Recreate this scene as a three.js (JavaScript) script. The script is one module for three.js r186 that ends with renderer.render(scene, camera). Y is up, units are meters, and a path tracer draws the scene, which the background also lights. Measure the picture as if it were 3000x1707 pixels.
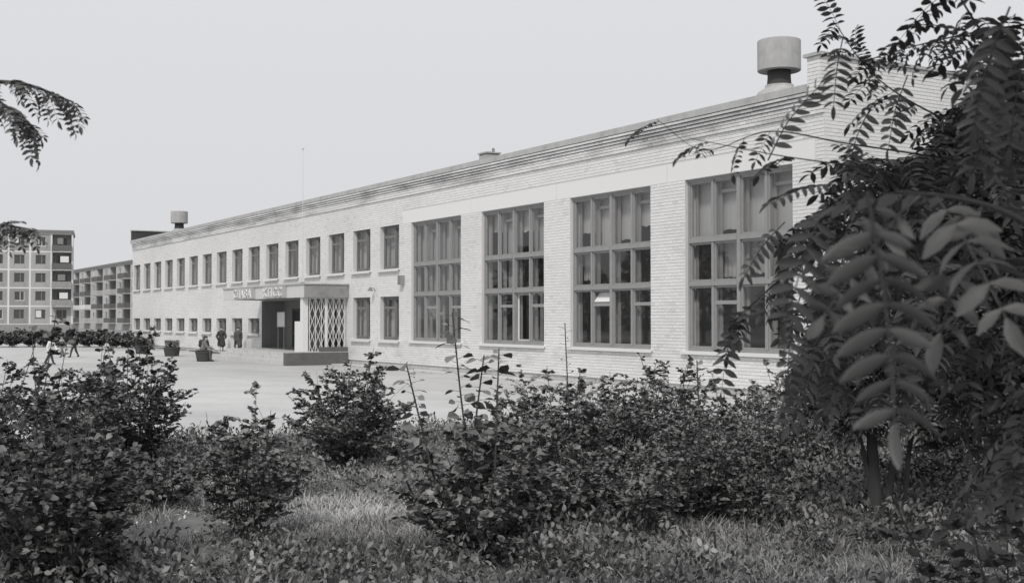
import * as THREE from 'three';
import { mergeGeometries, mergeVertices } from 'three/addons/utils/BufferGeometryUtils.js';
import { ImprovedNoise } from 'three/addons/math/ImprovedNoise.js';

// ------------------------------------------------------------------ camera, sky, sun, exposure
const scene = new THREE.Scene();
const EYE = new THREE.Vector3(23.1, 2.0, 23.2);
const YAW = Math.atan2(2100, 3550), PITCH = Math.atan2(78.5, 3550);
const FWD = new THREE.Vector3(-Math.cos(YAW) * Math.cos(PITCH), Math.sin(PITCH), -Math.sin(YAW) * Math.cos(PITCH));
const camera = new THREE.PerspectiveCamera(27.02, 1024 / 582, 0.1, 4000);
camera.position.copy(EYE);
camera.lookAt(EYE.clone().add(FWD));
camera.focus = 33;
camera.userData.fStop = 8;

const renderer = new THREE.WebGLRenderer({ antialias: true });
renderer.setSize(1024, 582);
renderer.toneMapping = THREE.LinearToneMapping;
renderer.toneMappingExposure = 1.0;
renderer.shadowMap.enabled = true;

{ // even overcast sky, a little brighter towards the zenith
  const W = 64, H = 32, a = new Float32Array(W * H * 4);
  for (let j = 0; j < H; j++) for (let i = 0; i < W; i++) {
    const el = (((j + 0.5) / H) - 0.5) * Math.PI, k = 1 + 0.26 * Math.max(0, Math.sin(el));
    const o = (j * W + i) * 4;
    a[o] = 0.68 * k; a[o + 1] = 0.684 * k; a[o + 2] = 0.704 * k; a[o + 3] = 1;
  }
  const t = new THREE.DataTexture(a, W, H, THREE.RGBAFormat, THREE.FloatType);
  t.mapping = THREE.EquirectangularReflectionMapping; t.magFilter = THREE.LinearFilter; t.minFilter = THREE.LinearFilter; t.needsUpdate = true;
  scene.background = t; scene.environment = t;
}
const sun = new THREE.DirectionalLight(0xfffcf6, 2.0);
sun.position.set(30, 66, 50); sun.target.position.set(-15, 0, 5);
sun.castShadow = true; sun.shadow.radius = 14; sun.shadow.mapSize.set(2048, 2048);
Object.assign(sun.shadow.camera, { left: -110, right: 110, top: 90, bottom: -90, near: 1, far: 320 });
scene.add(sun, sun.target);

// ------------------------------------------------------------------ helpers
function rngOf(seed) { let s = seed >>> 0; return () => { s = (s + 0x6D2B79F5) | 0; let t = Math.imul(s ^ (s >>> 15), 1 | s); t = (t + Math.imul(t ^ (t >>> 7), 61 | t)) ^ t; return ((t ^ (t >>> 14)) >>> 0) / 4294967296; }; }
const perlin = new ImprovedNoise();
const fbm = (x, y, z = 0.37, o = 4) => { let v = 0, a = 0.5, f = 1; for (let i = 0; i < o; i++) { v += a * perlin.noise(x * f, y * f, z + i * 7.3); a *= 0.5; f *= 2.03; } return v; };
const V = (x, y, z) => new THREE.Vector3(x, y, z);
const RIGHT = V(-FWD.z, 0, FWD.x).normalize(), UPV = new THREE.Vector3().crossVectors(RIGHT, FWD);
// a point of the place seen towards pixel (x, y) of the 3000-wide photograph at a given distance, or on a level
const ray = (x, y) => FWD.clone().addScaledVector(RIGHT, (x - 1500) / 3550).addScaledVector(UPV, -(y - 853.5) / 3550);
const at = (x, y, D) => EYE.clone().addScaledVector(ray(x, y), D);
const GROUND = -0.25;
const onGround = (x, y, Y = GROUND) => { const v = ray(x, y); return EYE.clone().addScaledVector(v, (Y - EYE.y) / v.y); };

const used = {};
const numbered = (n) => { const k = used[n] = (used[n] ?? -1) + 1; return k ? n + '_' + String(k).padStart(3, '0') : n; };
function tag(o, label, category, group, kind) { if (label) o.userData.label = label; if (category) o.userData.category = category; if (group) o.userData.group = group; if (kind) o.userData.kind = kind; return o; }
function thing(name, label, category, pos = [0, 0, 0], turn = 0, group) {
  const o = new THREE.Group(); o.name = numbered(name); o.position.set(...pos); o.rotation.y = turn; scene.add(o);
  return tag(o, label, category, group);
}
function part(name, geo, mat, parent) {
  const g = Array.isArray(geo) ? (geo.length === 1 ? geo[0] : mergeGeometries(geo.map((q) => (q.index ? q.toNonIndexed() : q)))) : geo;
  const m = new THREE.Mesh(g, mat); m.name = name; m.castShadow = m.receiveShadow = true; parent.add(m); return m;
}
function struct(name, geo, mat, label) { const m = part(numbered(name), geo, mat, scene); m.userData.kind = 'structure'; if (label) m.userData.label = label; return m; }
function sub(name, parent, x = 0, y = 0, z = 0, turn = 0) { const g = new THREE.Group(); g.name = name; g.position.set(x, y, z); g.rotation.y = turn; parent.add(g); return g; }
function metricUV(g) { // uv in metres from position and normal
  const p = g.attributes.position, n = g.attributes.normal, uv = new Float32Array(p.count * 2);
  for (let i = 0; i < p.count; i++) {
    const ax = Math.abs(n.getX(i)), ay = Math.abs(n.getY(i)), az = Math.abs(n.getZ(i));
    const [u, v] = ay >= ax && ay >= az ? [p.getX(i), p.getZ(i)] : ax >= az ? [p.getZ(i), p.getY(i)] : [p.getX(i), p.getY(i)];
    uv[2 * i] = u; uv[2 * i + 1] = v;
  }
  g.setAttribute('uv', new THREE.BufferAttribute(uv, 2)); return g;
}
// box from x0..x1, y0..y1, z0..z1
const bx = (x0, x1, y0, y1, z0, z1) => metricUV(new THREE.BoxGeometry(x1 - x0, y1 - y0, z1 - z0).translate((x0 + x1) / 2, (y0 + y1) / 2, (z0 + z1) / 2));
function tubeOf(points, radii, radial = 6, segs) { // tapered tube along a smooth line
  const curve = new THREE.CatmullRomCurve3(points), n = segs ?? Math.max(2, points.length * 3);
  const P = [], N = [], I = [], fr = curve.computeFrenetFrames(n, false);
  for (let i = 0; i <= n; i++) {
    const t = i / n, c = curve.getPoint(t), k = t * (radii.length - 1), a = Math.min(radii.length - 2, Math.floor(k)), r = radii.length === 1 ? radii[0] : radii[a] + (radii[a + 1] - radii[a]) * (k - a);
    for (let j = 0; j < radial; j++) {
      const th = j / radial * Math.PI * 2, d = fr.normals[i].clone().multiplyScalar(Math.cos(th)).addScaledVector(fr.binormals[i], Math.sin(th));
      P.push(c.x + d.x * r, c.y + d.y * r, c.z + d.z * r); N.push(d.x, d.y, d.z);
      if (i < n) { const p = i * radial + j, q = i * radial + (j + 1) % radial; I.push(p, q, p + radial, q, q + radial, p + radial); }
    }
  }
  const g = new THREE.BufferGeometry();
  g.setAttribute('position', new THREE.Float32BufferAttribute(P, 3)); g.setAttribute('normal', new THREE.Float32BufferAttribute(N, 3));
  g.setAttribute('uv', new THREE.Float32BufferAttribute(new Float32Array(P.length / 3 * 2), 2)); g.setIndex(I); return g;
}

// ------------------------------------------------------------------ materials (the photograph is black and white: all tones are greys)
function noiseTexture(size, fn) {
  const a = new Uint8Array(size * size * 4);
  for (let j = 0; j < size; j++) for (let i = 0; i < size; i++) { const v = Math.max(0, Math.min(255, fn(i / size, j / size) * 255)) | 0, o = (j * size + i) * 4; a[o] = a[o + 1] = a[o + 2] = v; a[o + 3] = 255; }
  const t = new THREE.DataTexture(a, size, size); t.wrapS = t.wrapT = THREE.RepeatWrapping; t.magFilter = THREE.LinearFilter; t.minFilter = THREE.LinearMipmapLinearFilter; t.generateMipmaps = true; t.needsUpdate = true; return t;
}
const tile = (f) => (u, v) => { const a = f(u, v), b = f(u - 1, v), c = f(u, v - 1), d = f(u - 1, v - 1); return (a * (1 - u) + b * u) * (1 - v) + (c * (1 - u) + d * u) * v; };
const rt = rngOf(11);
const grainTex = noiseTexture(256, tile((u, v) => 0.9 + 0.2 * fbm(u * 9, v * 9, 1.2, 5) + 0.05 * (rt() - 0.5)));
const grainBump = noiseTexture(256, tile((u, v) => 0.5 + 0.7 * fbm(u * 26, v * 26, 4.1, 4)));
const stainTex = noiseTexture(512, tile((u, v) => { const s = fbm(u * 5, v * 5, 8.2, 5), d = fbm(u * 22, v * 14, 2.2, 4); return 0.86 + 0.3 * Math.min(0.1, s) + 0.25 * d + (s < -0.2 ? (s + 0.2) * 0.9 : 0); }));
grainTex.repeat.set(0.5, 0.5); grainBump.repeat.set(1.4, 1.4); stainTex.repeat.set(0.28, 0.28);
for (const t of [grainTex, stainTex]) t.colorSpace = THREE.NoColorSpace;
const grey = (v, warm = 0) => new THREE.Color().setRGB(v * (1 + warm), v, v * (1 - warm));
const mat = (v, o = {}) => new THREE.MeshStandardMaterial({ color: grey(v, o.warm ?? 0.002), roughness: 0.9, ...(delete o.warm, o) });
const M = {
  brick: mat(0.73, { bumpMap: grainBump, bumpScale: 0.002 }),
  mortar: mat(0.6, { bumpMap: grainBump, bumpScale: 0.003 }),
  lintel: mat(0.74, { bumpMap: grainBump, bumpScale: 0.002 }),
  concrete: mat(0.5, { map: stainTex, bumpMap: grainBump, bumpScale: 0.004 }),
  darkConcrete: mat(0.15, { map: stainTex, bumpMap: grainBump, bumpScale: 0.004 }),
  lightConcrete: mat(0.62, { map: stainTex, bumpMap: grainBump, bumpScale: 0.003 }),
  flashing: mat(0.5, { map: stainTex, roughness: 0.6 }),
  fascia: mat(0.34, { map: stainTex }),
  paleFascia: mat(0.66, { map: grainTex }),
  frameDull: mat(0.2, { map: grainTex, roughness: 0.75 }), frame: mat(0.31, { map: grainTex, roughness: 0.7 }),
  sill: mat(0.7, { roughness: 0.6 }),
  glass: new THREE.MeshPhysicalMaterial({ color: 0xffffff, roughness: 0.02, transmission: 1, thickness: 0, ior: 1.55 }),
  interior: mat(0.34), dark: mat(0.035), curtain: mat(0.36, { side: THREE.DoubleSide }), curtainGrey: mat(0.3, { side: THREE.DoubleSide }),
  bitumen: mat(0.06, { map: grainTex }), metal: mat(0.32, { roughness: 0.5, metalness: 0.3 }), whitePaint: mat(0.74, { roughness: 0.6 }),
  bark: mat(0.06, { bumpMap: grainBump, bumpScale: 0.006 }), twig: mat(0.065), board: mat(0.22), signBoard: mat(0.42), poleMetal: mat(0.6, { roughness: 0.6 }), planter: mat(0.07, { map: stainTex }),
  blockWall: mat(0.42, { map: stainTex }), blockSeam: mat(0.66), blockDark: mat(0.4), blockGlass: mat(0.07, { roughness: 0.15 }), blockPale: mat(0.7),
};
const boxUnit = new THREE.BoxGeometry(1, 1, 1);

// ------------------------------------------------------------------ ground, plaza, garden soil
{
  const g = new THREE.PlaneGeometry(5000, 5000).rotateX(-Math.PI / 2).translate(0, GROUND - 0.012, 0); metricUV(g);
  struct('ground', g, mat(0.3, { map: grainTex }), 'flat open ground reaching to the horizon');
  // plaza: pale trodden paving, patches of dust and damp held as vertex colours
  const X0 = -150, X1 = 1.9, Z0 = -26, Z1 = 70, nx = 300, nz = 190;
  const p = new THREE.PlaneGeometry(X1 - X0, Z1 - Z0, nx, nz).rotateX(-Math.PI / 2).translate((X0 + X1) / 2, 0, (Z0 + Z1) / 2);
  const col = [], q = p.attributes.position;
  for (let i = 0; i < q.count; i++) {
    const x = q.getX(i), z = q.getZ(i);
    const k = 0.95 + 0.34 * fbm(x * 0.09, z * 0.12, 3.3, 5) + 0.22 * fbm(x * 0.7, z * 0.7, 9.1, 3);
    col.push(k, k, k); q.setY(i, GROUND + 0.012 * fbm(x * 0.25, z * 0.25, 5.5, 3));
    if (x > X1 - 0.6) q.setX(i, x + 0.5 * fbm(z * 0.6, 1.1, 2.2, 4));
  }
  p.setAttribute('color', new THREE.Float32BufferAttribute(col, 3)); p.computeVertexNormals(); metricUV(p);
  struct('plaza', p, mat(0.53, { map: grainTex, vertexColors: true }), 'pale trodden paved square before the brick building');
  const gx0 = 1.2, gx1 = 60, gz0 = -60, gz1 = 60;
  const s = new THREE.PlaneGeometry(gx1 - gx0, gz1 - gz0, 130, 240).rotateX(-Math.PI / 2).translate((gx0 + gx1) / 2, 0, (gz0 + gz1) / 2);
  const sc = [], sp = s.attributes.position;
  for (let i = 0; i < sp.count; i++) {
    const x = sp.getX(i), z = sp.getZ(i), k = 1 + 1.1 * fbm(x * 0.5, z * 0.5, 6.6, 5);
    sc.push(k, k, k); sp.setY(i, GROUND + 0.012 + (x > gx0 + 0.7 ? 0.05 + 0.09 * fbm(x * 0.6, z * 0.6, 1.9, 4) : -0.07));
    if (x < gx0 + 0.3) sp.setX(i, x + 0.4 * fbm(z * 0.5, 8.8, 1, 3));
  }
  s.setAttribute('color', new THREE.Float32BufferAttribute(sc, 3)); s.computeVertexNormals(); metricUV(s);
  struct('garden_soil', s, mat(0.16, { map: grainTex, vertexColors: true, bumpMap: grainBump, bumpScale: 0.02 }), 'dry uneven garden soil under the shrubs');
  struct('apron_path', [bx(-76.4, 1.0, GROUND - 0.1, -0.19, 0.0, 0.9)], M.lightConcrete, 'narrow concrete apron along the foot of the brick wall');
}
// ------------------------------------------------------------------ the long brick building
const BX0 = -75.78, OPEN = []; // window openings in the facade [x0, x1, y0, y1]
const bigX = [-3.5, -9.83, -16.16, -22.49], smallX = Array.from({ length: 16 }, (_, i) => -27.05 - 3.15 * i);
for (const x of bigX) OPEN.push([x - 2.3, x + 2.3, 1.02, 6.18]);
for (const x of smallX) OPEN.push([x - 1.02, x + 1.02, 4.24, 6.22]);
const lowRight = smallX.slice(0, 2), lowLeft = smallX.slice(6);
for (const x of lowRight) OPEN.push([x - 1.02, x + 1.02, 1.02, 2.98]);
for (const x of lowLeft) OPEN.push([x - 1.02, x + 1.02, 1.1, 2.0]);
const ENTRY = [-44.5, -32.4, 0.32, 3.0]; OPEN.push(ENTRY);

const building = thing('brick_building', 'long white brick building of two storeys with tall glazed bays and raised end walls', 'building');
{
  const holes = OPEN, shape = new THREE.Shape([[BX0, 0.002], [-0.002, 0.002], [-0.002, 8.0], [BX0, 8.0]].map((p) => new THREE.Vector2(...p)));
  for (const [a, b, c, d] of holes) shape.holes.push(new THREE.Path([[a, c], [a, d], [b, d], [b, c]].map((p) => new THREE.Vector2(...p))));
  const w = new THREE.ExtrudeGeometry(shape, { depth: 0.45, bevelEnabled: false }).translate(0, 0, -0.458); metricUV(w);
  part('wall', w, M.mortar, building);
  part('plinth', bx(BX0 + 0.06, -0.06, -0.3, 0.0, -0.44, -0.055), M.lightConcrete, building);
  part('end_wall', [bx(-0.46, -0.008, -0.3, 8.9, -15, -0.46)], M.mortar, building).userData.label = 'white brick end wall raised above the roof';
  part('raised_wall', [bx(-0.47, -0.008, 8.0, 8.9, -0.46, 0.15)], M.mortar, building);
  part('end_wall', [bx(BX0, BX0 + 0.47, -0.3, 8.95, -15, -0.46), bx(BX0, BX0 + 0.47, 8.201, 8.95, -0.46, 0.15)], M.bitumen, building).userData.label = 'dark felted end wall raised above the roof';
  part('coping', [bx(-0.54, 0.08, 8.9, 8.985, -15, 0.24)], M.concrete, building);
  part('coping', [bx(BX0 - 0.06, BX0 + 0.53, 8.95, 9.03, -15, 0.22)], M.concrete, building);
  // parapet coping in lengths with joints
  for (let x = -0.475; x > BX0; x -= 3.005) part('parapet_coping', bx(Math.max(BX0, x - 3), x, 8.0, 8.2, -0.46, 0.215), M.flashing, building);
  part('roof', bx(BX0 + 0.47, -0.47, 7.55, 7.75, -15, -0.46), M.bitumen, building);
  part('rear_wall', bx(BX0, 0, -0.3, 8.2, -15.4, -15.002), M.mortar, building);
  part('floor', bx(BX0 + 0.47, -0.48, -0.28, 0.05, -14.98, -0.47), M.interior, building);
  part('floor', bx(BX0 + 0.47, -25.0, 3.3, 3.6, -14.98, -0.47), M.interior, building);
  part('partition', bx(-25.2, -24.98, 0.06, 7.5, -14.97, -0.48), M.interior, building);
  part('partition', bx(BX0 + 0.48, -0.49, 0.06, 7.5, -7.2, -7.0), M.interior, building);
  // concrete lintels over the tall bays, one for each bay with a joint over each pier
  for (const x of bigX) part('lintel', bx(x - 3.155, Math.min(x + 3.155, -0.02), 6.19, 6.74, -0.3, 0.012), M.lintel, building);
}
// bricks: real courses over the whole front and the end wall
{
  const r = rngOf(5), list = [], L = 0.25, J = 0.012;
  const stepOut = (y) => y >= 7.895 ? 0.19 : y >= 7.795 ? 0.14 : y >= 7.695 ? 0.095 : y >= 7.395 ? 0.055 : 0;
  const solid = [...OPEN]; for (const x of bigX) solid.push([x - 3.165, x + 3.165 > -0.3 ? 0 : x + 3.165, 6.18, 6.76]);
  const put = (a, b, y, plane, z, kind) => {
    const len = b - a - J; if (len < 0.03) return;
    const u = (a + b) / 2, stain = kind === 'cornice' ? Math.max(0, 0.16 + 1.1 * fbm(u * 0.45 + plane * 50, y * 2.2, 2.7, 4)) : 0, hue = fbm(u * 0.25, y * 0.5, 7.7 + plane, 4);
    const tone = Math.max(0.3, 1 + 0.16 * hue + 0.08 * (r() - 0.5) - 0.1 * (r() < 0.05) - Math.min(0.5, stain * 0.75) - (y < 0.95 && plane === 0 ? 0.35 * Math.max(0, fbm(u * 0.8, y * 2.5, 15.5, 4)) : 0));
    list.push({ u, y: y + 0.046, len, h: kind === 'cornice' && y > 7.65 ? 0.07 : 0.083, plane, z: z + (r() - 0.5) * 0.004, tone });
  };
  const fill = (x0, x1, k, y, plane, z, kind) => {
    const off = (k & 1) ? (L + J) / 2 : 0; let a = x0; const first = Math.ceil((x0 - off) / (L + J) - 1e-6) * (L + J) + off;
    let b = first - x0 < 0.05 ? first + L + J : first;
    while (a < x1 - 0.01) { if (b > x1 || x1 - b < 0.04) b = x1; put(a, b, y, plane, z, kind); a = b; b = a + L + J; }
  };
  for (let k = 0; k < 80; k++) {
    const y = k * 0.1, out = stepOut(y), kind = y > 7.35 ? 'cornice' : '';
    let spans = [[BX0, 0.0 + out * 0]];
    for (const [a, b, c, d] of solid) if (y + 0.09 > c + 0.02 && y < d - 0.02) spans = spans.flatMap(([p, q]) => (b <= p || a >= q ? [[p, q]] : [[p, a], [b, q]].filter(([m, n]) => n - m > 0.03)));
    for (const [a, b] of spans) fill(a, b, k, y, 0, out, kind);
    fill(0.02 - out, 9.5, k + 1, y, 1, 0, '');
  }
  for (let k = 80; k < 89; k++) { const y = k * 0.1; fill(-0.47, 0, k, y, 0, 0.16, ''); fill(-0.14, 9.5, k + 1, y, 1, 0, ''); }
  const dummy = new THREE.Object3D(), near = [], far = [];
  for (const b of list) (b.plane === 0 && b.u > -7.56 && b.u < -5.78 && b.y > 1.75 && b.y < 6.1 && near.length < 300 ? near : far).push(b);
  const set = (o, b) => { if (b.plane === 0) { o.position.set(b.u, b.y, b.z - 0.024); o.rotation.y = 0; } else { o.position.set(-0.024 + b.z, b.y, -b.u); o.rotation.y = Math.PI / 2; } o.scale.set(b.len, b.h, 0.06 + Math.max(0, b.z) * 1.0); if (b.plane === 0) o.position.z = b.z + 0.004 - o.scale.z / 2; };
  const inst = new THREE.InstancedMesh(boxUnit, M.brick, far.length); inst.name = 'brickwork'; inst.userData.kind = 'stuff'; inst.castShadow = inst.receiveShadow = true;
  const c = new THREE.Color();
  far.forEach((b, i) => { set(dummy, b); dummy.updateMatrix(); inst.setMatrixAt(i, dummy.matrix); inst.setColorAt(i, c.setRGB(b.tone, b.tone, b.tone)); });
  building.add(inst);
  const tones = Array.from({ length: 7 }, (_, i) => { const m = M.brick.clone(); m.color.multiplyScalar(0.82 + i * 0.05); return m; });
  for (const b of near) { const m = part('brick', boxUnit, tones[Math.max(0, Math.min(6, Math.round((b.tone - 0.82) / 0.05)))], building); set(m, b); }
}
// ------------------------------------------------------------------ windows
const barsAround = (x0, x1, y0, y1, w, z0, z1) => [bx(x0, x0 + w, y0, y1, z0, z1), bx(x1 - w, x1, y0, y1, z0, z1), bx(x0 + w, x1 - w, y0, y0 + w, z0, z1), bx(x0 + w, x1 - w, y1 - w, y1, z0, z1)];
function curtainGeo(x0, x1, yTop, yBot, z, seed, gather = 0.03) {
  const n = 28, g = new THREE.PlaneGeometry(x1 - x0, 1, n, 3), p = g.attributes.position;
  for (let i = 0; i < p.count; i++) {
    const u = p.getX(i) / (x1 - x0) + 0.5, t = 0.5 - p.getY(i), bot = yBot + 0.14 * fbm(u * 3, seed * 1.7, 4, 3);
    p.setXYZ(i, x0 + u * (x1 - x0), yTop + (bot - yTop) * t, z + gather * Math.sin(u * (x1 - x0) * 34 + seed + 2 * fbm(u * 4, seed, 1, 2)));
  }
  g.computeVertexNormals(); return g;
}
const rw = rngOf(77);
function pane(parent, x0, x1, y0, y1, z) { const g = new THREE.BoxGeometry(x1 - x0, y1 - y0, 0.005).translate((x0 + x1) / 2, (y0 + y1) / 2, z); return part('pane', new THREE.PlaneGeometry(x1 - x0, y1 - y0).translate((x0 + x1) / 2, (y0 + y1) / 2, z), M.glass, parent); }
function tallWindow(xc, idx) {
  const w = sub('window', building, xc, 0, 0), y0 = 1.02, y1 = 6.18, T = [3.03, 4.33];
  w.userData.label = ['tall glazed bay beside the building corner', 'tall glazed bay with one small vent pane tilted open', 'tall glazed bay with a casement standing ajar', 'tall glazed bay next to the small windows'][idx];
  part('frame', barsAround(-2.3, 2.3, y0, y1, 0.085, -0.24, -0.11), M.frame, w);
  part('mullion', bx(-0.07, 0.07, y0 + 0.085, y1 - 0.085, -0.24, -0.09), M.frame, w);
  const C = [-2.215, -1.15, 0, 1.15, 2.215];
  for (const t of T) for (const s of [[-2.215, -0.071], [0.071, 2.215]]) part('transom', bx(s[0], s[1], t - 0.065, t + 0.065, -0.238, -0.075), M.frame, w);
  const rows = [[y0 + 0.085, T[0] - 0.065], [T[0] + 0.065, T[1] - 0.065], [T[1] + 0.065, y1 - 0.085]];
  for (const [q, [a, b]] of rows.entries()) {
    for (const x of [-1.15, 1.15]) part('mullion', bx(x - 0.045, x + 0.045, a, b, -0.236, -0.1), M.frame, w);
    for (let c = 0; c < 4; c++) {
      const l = c === 0 ? C[0] : C[c] + (c === 2 ? 0.07 : 0.045), r = c === 3 ? C[4] : C[c + 1] - (c === 1 ? 0.07 : 0.045);
      const vent = q === 0 && c % 2 === 1, top = q === 2 && c % 2 === 1;
      const bars = barsAround(l, r, a, b, 0.062, -0.2, -0.14);
      const split = vent ? b - 0.5 : top ? b - 0.34 : 0;
      if (vent) bars.push(bx(l + 0.062, r - 0.062, split - 0.055, split + 0.055, -0.198, -0.138));
      part('sash', bars, M.frame, w);
      if (vent) { pane(w, l + 0.06, r - 0.06, a + 0.06, split - 0.05, -0.17); if (!(vent && idx === 1 && c === 1)) pane(w, l + 0.06, r - 0.06, split + 0.05, b - 0.06, -0.17); }
      else if (!(idx === 2 && q === 0 && c === 2)) pane(w, l + 0.06, r - 0.06, a + 0.06, b - 0.06, -0.17);
      // inner row of sashes behind the outer glass
      const ib = barsAround(l - 0.03, r + 0.03, a - 0.03, b + 0.03, 0.085, -0.42, -0.36); if (split) ib.push(bx(l + 0.05, r - 0.05, split - 0.05, split + 0.05, -0.418, -0.362));
      part('inner_sash', ib, M.frame, w);
    }
  }
  if (idx === 1) { // open vent pane
    const v = sub('vent_sash', w, -0.58, 2.55, -0.15); v.rotation.x = -0.62;
    part('sash', barsAround(-0.45, 0.45, 0, 0.4, 0.06, -0.02, 0.02), M.whitePaint, v); part('pane', bx(-0.39, 0.39, 0.06, 0.34, -0.004, 0.004), M.whitePaint, v);
  }
  if (idx === 2) { const v = sub('casement', w, 0.08, 0, -0.2, 1.15); part('sash', barsAround(0, 0.98, y0 + 0.1, T[0] - 0.075, 0.09, -0.03, 0.03), M.whitePaint, v); pane(v, 0.09, 0.89, y0 + 0.2, T[0] - 0.16, 0); }
  part('sill', [bx(-2.42, 2.42, 0.965, 1.012, -0.1, 0.11), bx(-2.42, 2.42, 0.92, 0.965, 0.085, 0.109)], M.sill, w);
  // curtain sheets added behind the upper panes, their grey standing in for reflected sky
  const plan = [[[0, 4.4, 1], [1, 4.62, 1], [2, 4.4, 1], [3, 4.4, 1]], [[0, 4.95, 1], [1, 4.4, 1], [2, 4.6, 1], [3, 5.0, 1]], [[0, 5.35, 1], [1, 4.4, 0], [2, 5.25, 1], [3, 4.4, 0]], [[0, 4.4, 0], [1, 4.4, 0], [2, 4.4, 0], [3, 4.4, 0]]][idx];
  for (const [c, bot, k] of plan) part('curtain', curtainGeo(-2.28 + c * 1.14, -1.14 + c * 1.14, 6.16, bot, -0.52, idx * 4 + c + 0.5, 0.003), k ? M.curtain : M.curtainGrey, w);
  for (let c = 0; c < 4; c++) if (rw() < 0.3) part('curtain', curtainGeo(-2.25 + c * 1.125, -2.25 + c * 1.125 + 0.3 + rw() * 0.5, 4.3, 3.05 + rw() * 0.3, -0.54, idx * 9 + c, 0.012), M.curtainGrey, w);
}
bigX.forEach(tallWindow);
function smallWindow(xc, y0, y1, style, seed) {
  const w = sub('window', building, xc, 0, 0), H = 1.02;
  part('frame', barsAround(-H, H, y0, y1, 0.075, -0.29, -0.19), M.frameDull, w);
  const inner = [];
  if (style === 'low') {
    part('mullion', bx(-0.04, 0.04, y0 + 0.075, y1 - 0.075, -0.26, -0.14), M.frameDull, w);
    for (const s of [[-H + 0.075, -0.04], [0.04, H - 0.075]]) { part('sash', barsAround(s[0], s[1], y0 + 0.075, y1 - 0.075, 0.055, -0.24, -0.18), M.frameDull, w); pane(w, s[0] + 0.05, s[1] - 0.05, y0 + 0.12, y1 - 0.12, -0.21); }
  } else {
    const m1 = 0.3, cut = y1 - 0.5;
    part('mullion', bx(m1 - 0.05, m1 + 0.05, y0 + 0.075, y1 - 0.075, -0.26, -0.14), M.frameDull, w);
    for (const [a, b, c, d] of [[-H + 0.075, m1 - 0.05, y0 + 0.075, cut], [-H + 0.075, m1 - 0.05, cut, y1 - 0.075], [m1 + 0.05, H - 0.075, y0 + 0.075, y1 - 0.075]]) {
      part('sash', barsAround(a, b, c, d, 0.058, -0.24, -0.18), M.frameDull, w); pane(w, a + 0.05, b - 0.05, c + 0.05, d - 0.05, -0.21); inner.push(...barsAround(a - 0.02, b + 0.02, c - 0.02, d + 0.02, 0.075, -0.44, -0.39));
    }
    part('inner_sash', inner, M.frameDull, w);
    const k = seed % 5; // curtains drawn differently in each room
    if (k !== 4) part('curtain', curtainGeo(-1.0, [-0.35, 0.1, 0.95, -0.5][k], y1 - 0.06, y0 + 0.06, -0.52, seed, 0.014), k === 1 ? M.curtain : M.curtainGrey, w);
    if (k < 2 || k === 4) part('curtain', curtainGeo([0.5, 0.62, 0, 0, 0.3][k], 1.0, y1 - 0.06, y0 + 0.06, -0.54, seed + 9, 0.014), k === 4 ? M.curtain : M.curtainGrey, w);
  }
  part('sill', [bx(-1.13, 1.13, y0 - 0.07, y0 - 0.012, -0.14, 0.13), bx(-1.13, 1.13, y0 - 0.13, y0 - 0.07, 0.105, 0.129)], M.sill, w);
}
smallX.forEach((x, i) => smallWindow(x, 4.24, 6.22, 'high', i * 3 + 2));
lowRight.forEach((x, i) => smallWindow(x, 1.02, 2.98, 'high', i * 2 + 8));
lowLeft.forEach((x, i) => smallWindow(x, 1.1, 2.0, 'low', i));
// entrance recess
{
  const e = sub('entrance', building, 0, 0, 0), [a, b, c, d] = ENTRY, z = -1.3;
  part('recess_wall', [bx(a - 0.05, a - 0.001, c, d, z, -0.44), bx(a + 0.0, a + 0.012, c, d, -0.44, 0.012), bx(a + 0.012, b, d - 0.012, d, -0.44, 0.01), bx(b + 0.001, b + 0.05, c, d, z, -0.44), bx(a, b, d + 0.001, d + 0.05, z, -0.44)], mat(0.3, { map: grainTex }), e);  // recess shade put into this grey; thin lining covers the bright brick reveal
  part('recess_floor', bx(a, b, c - 0.06, c, z, -0.002), M.concrete, e);
  part('rear_screen', [bx(a, -43.1, c, d, z - 0.1, z), bx(-40.2, -38.6, c, d, z - 0.1, z), bx(-35.0, b, c, d, z - 0.1, z), bx(-43.1, -40.2, 2.55, d, z - 0.1, z), bx(-38.6, -35, 2.55, d, z - 0.1, z)], mat(0.26, { map: grainTex }), e);  // screen toned dark as well, to read as shaded
  for (const x of [-43.1, -41.65, -38.6, -36.8]) {
    const dr = sub('door', e, x + 0.02, c, z - 0.05);
    const wd = x < -40 ? 1.41 : 1.75;
    part('leaf_frame', [...barsAround(0, wd, 0.01, 2.22, 0.12, -0.03, 0.03), bx(0.12, wd - 0.12, 0.75, 0.87, -0.028, 0.028)], mat(0.1), dr); part('pane', bx(0.12, wd - 0.12, 0.87, 2.1, -0.005, 0.005), M.blockGlass, dr); part('panel', bx(0.12, wd - 0.12, 0.13, 0.75, -0.015, 0.015), M.dark, dr); part('handle', bx(wd - 0.1, wd - 0.06, 0.9, 1.2, 0.035, 0.075), M.metal, dr);
  }
}
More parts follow.
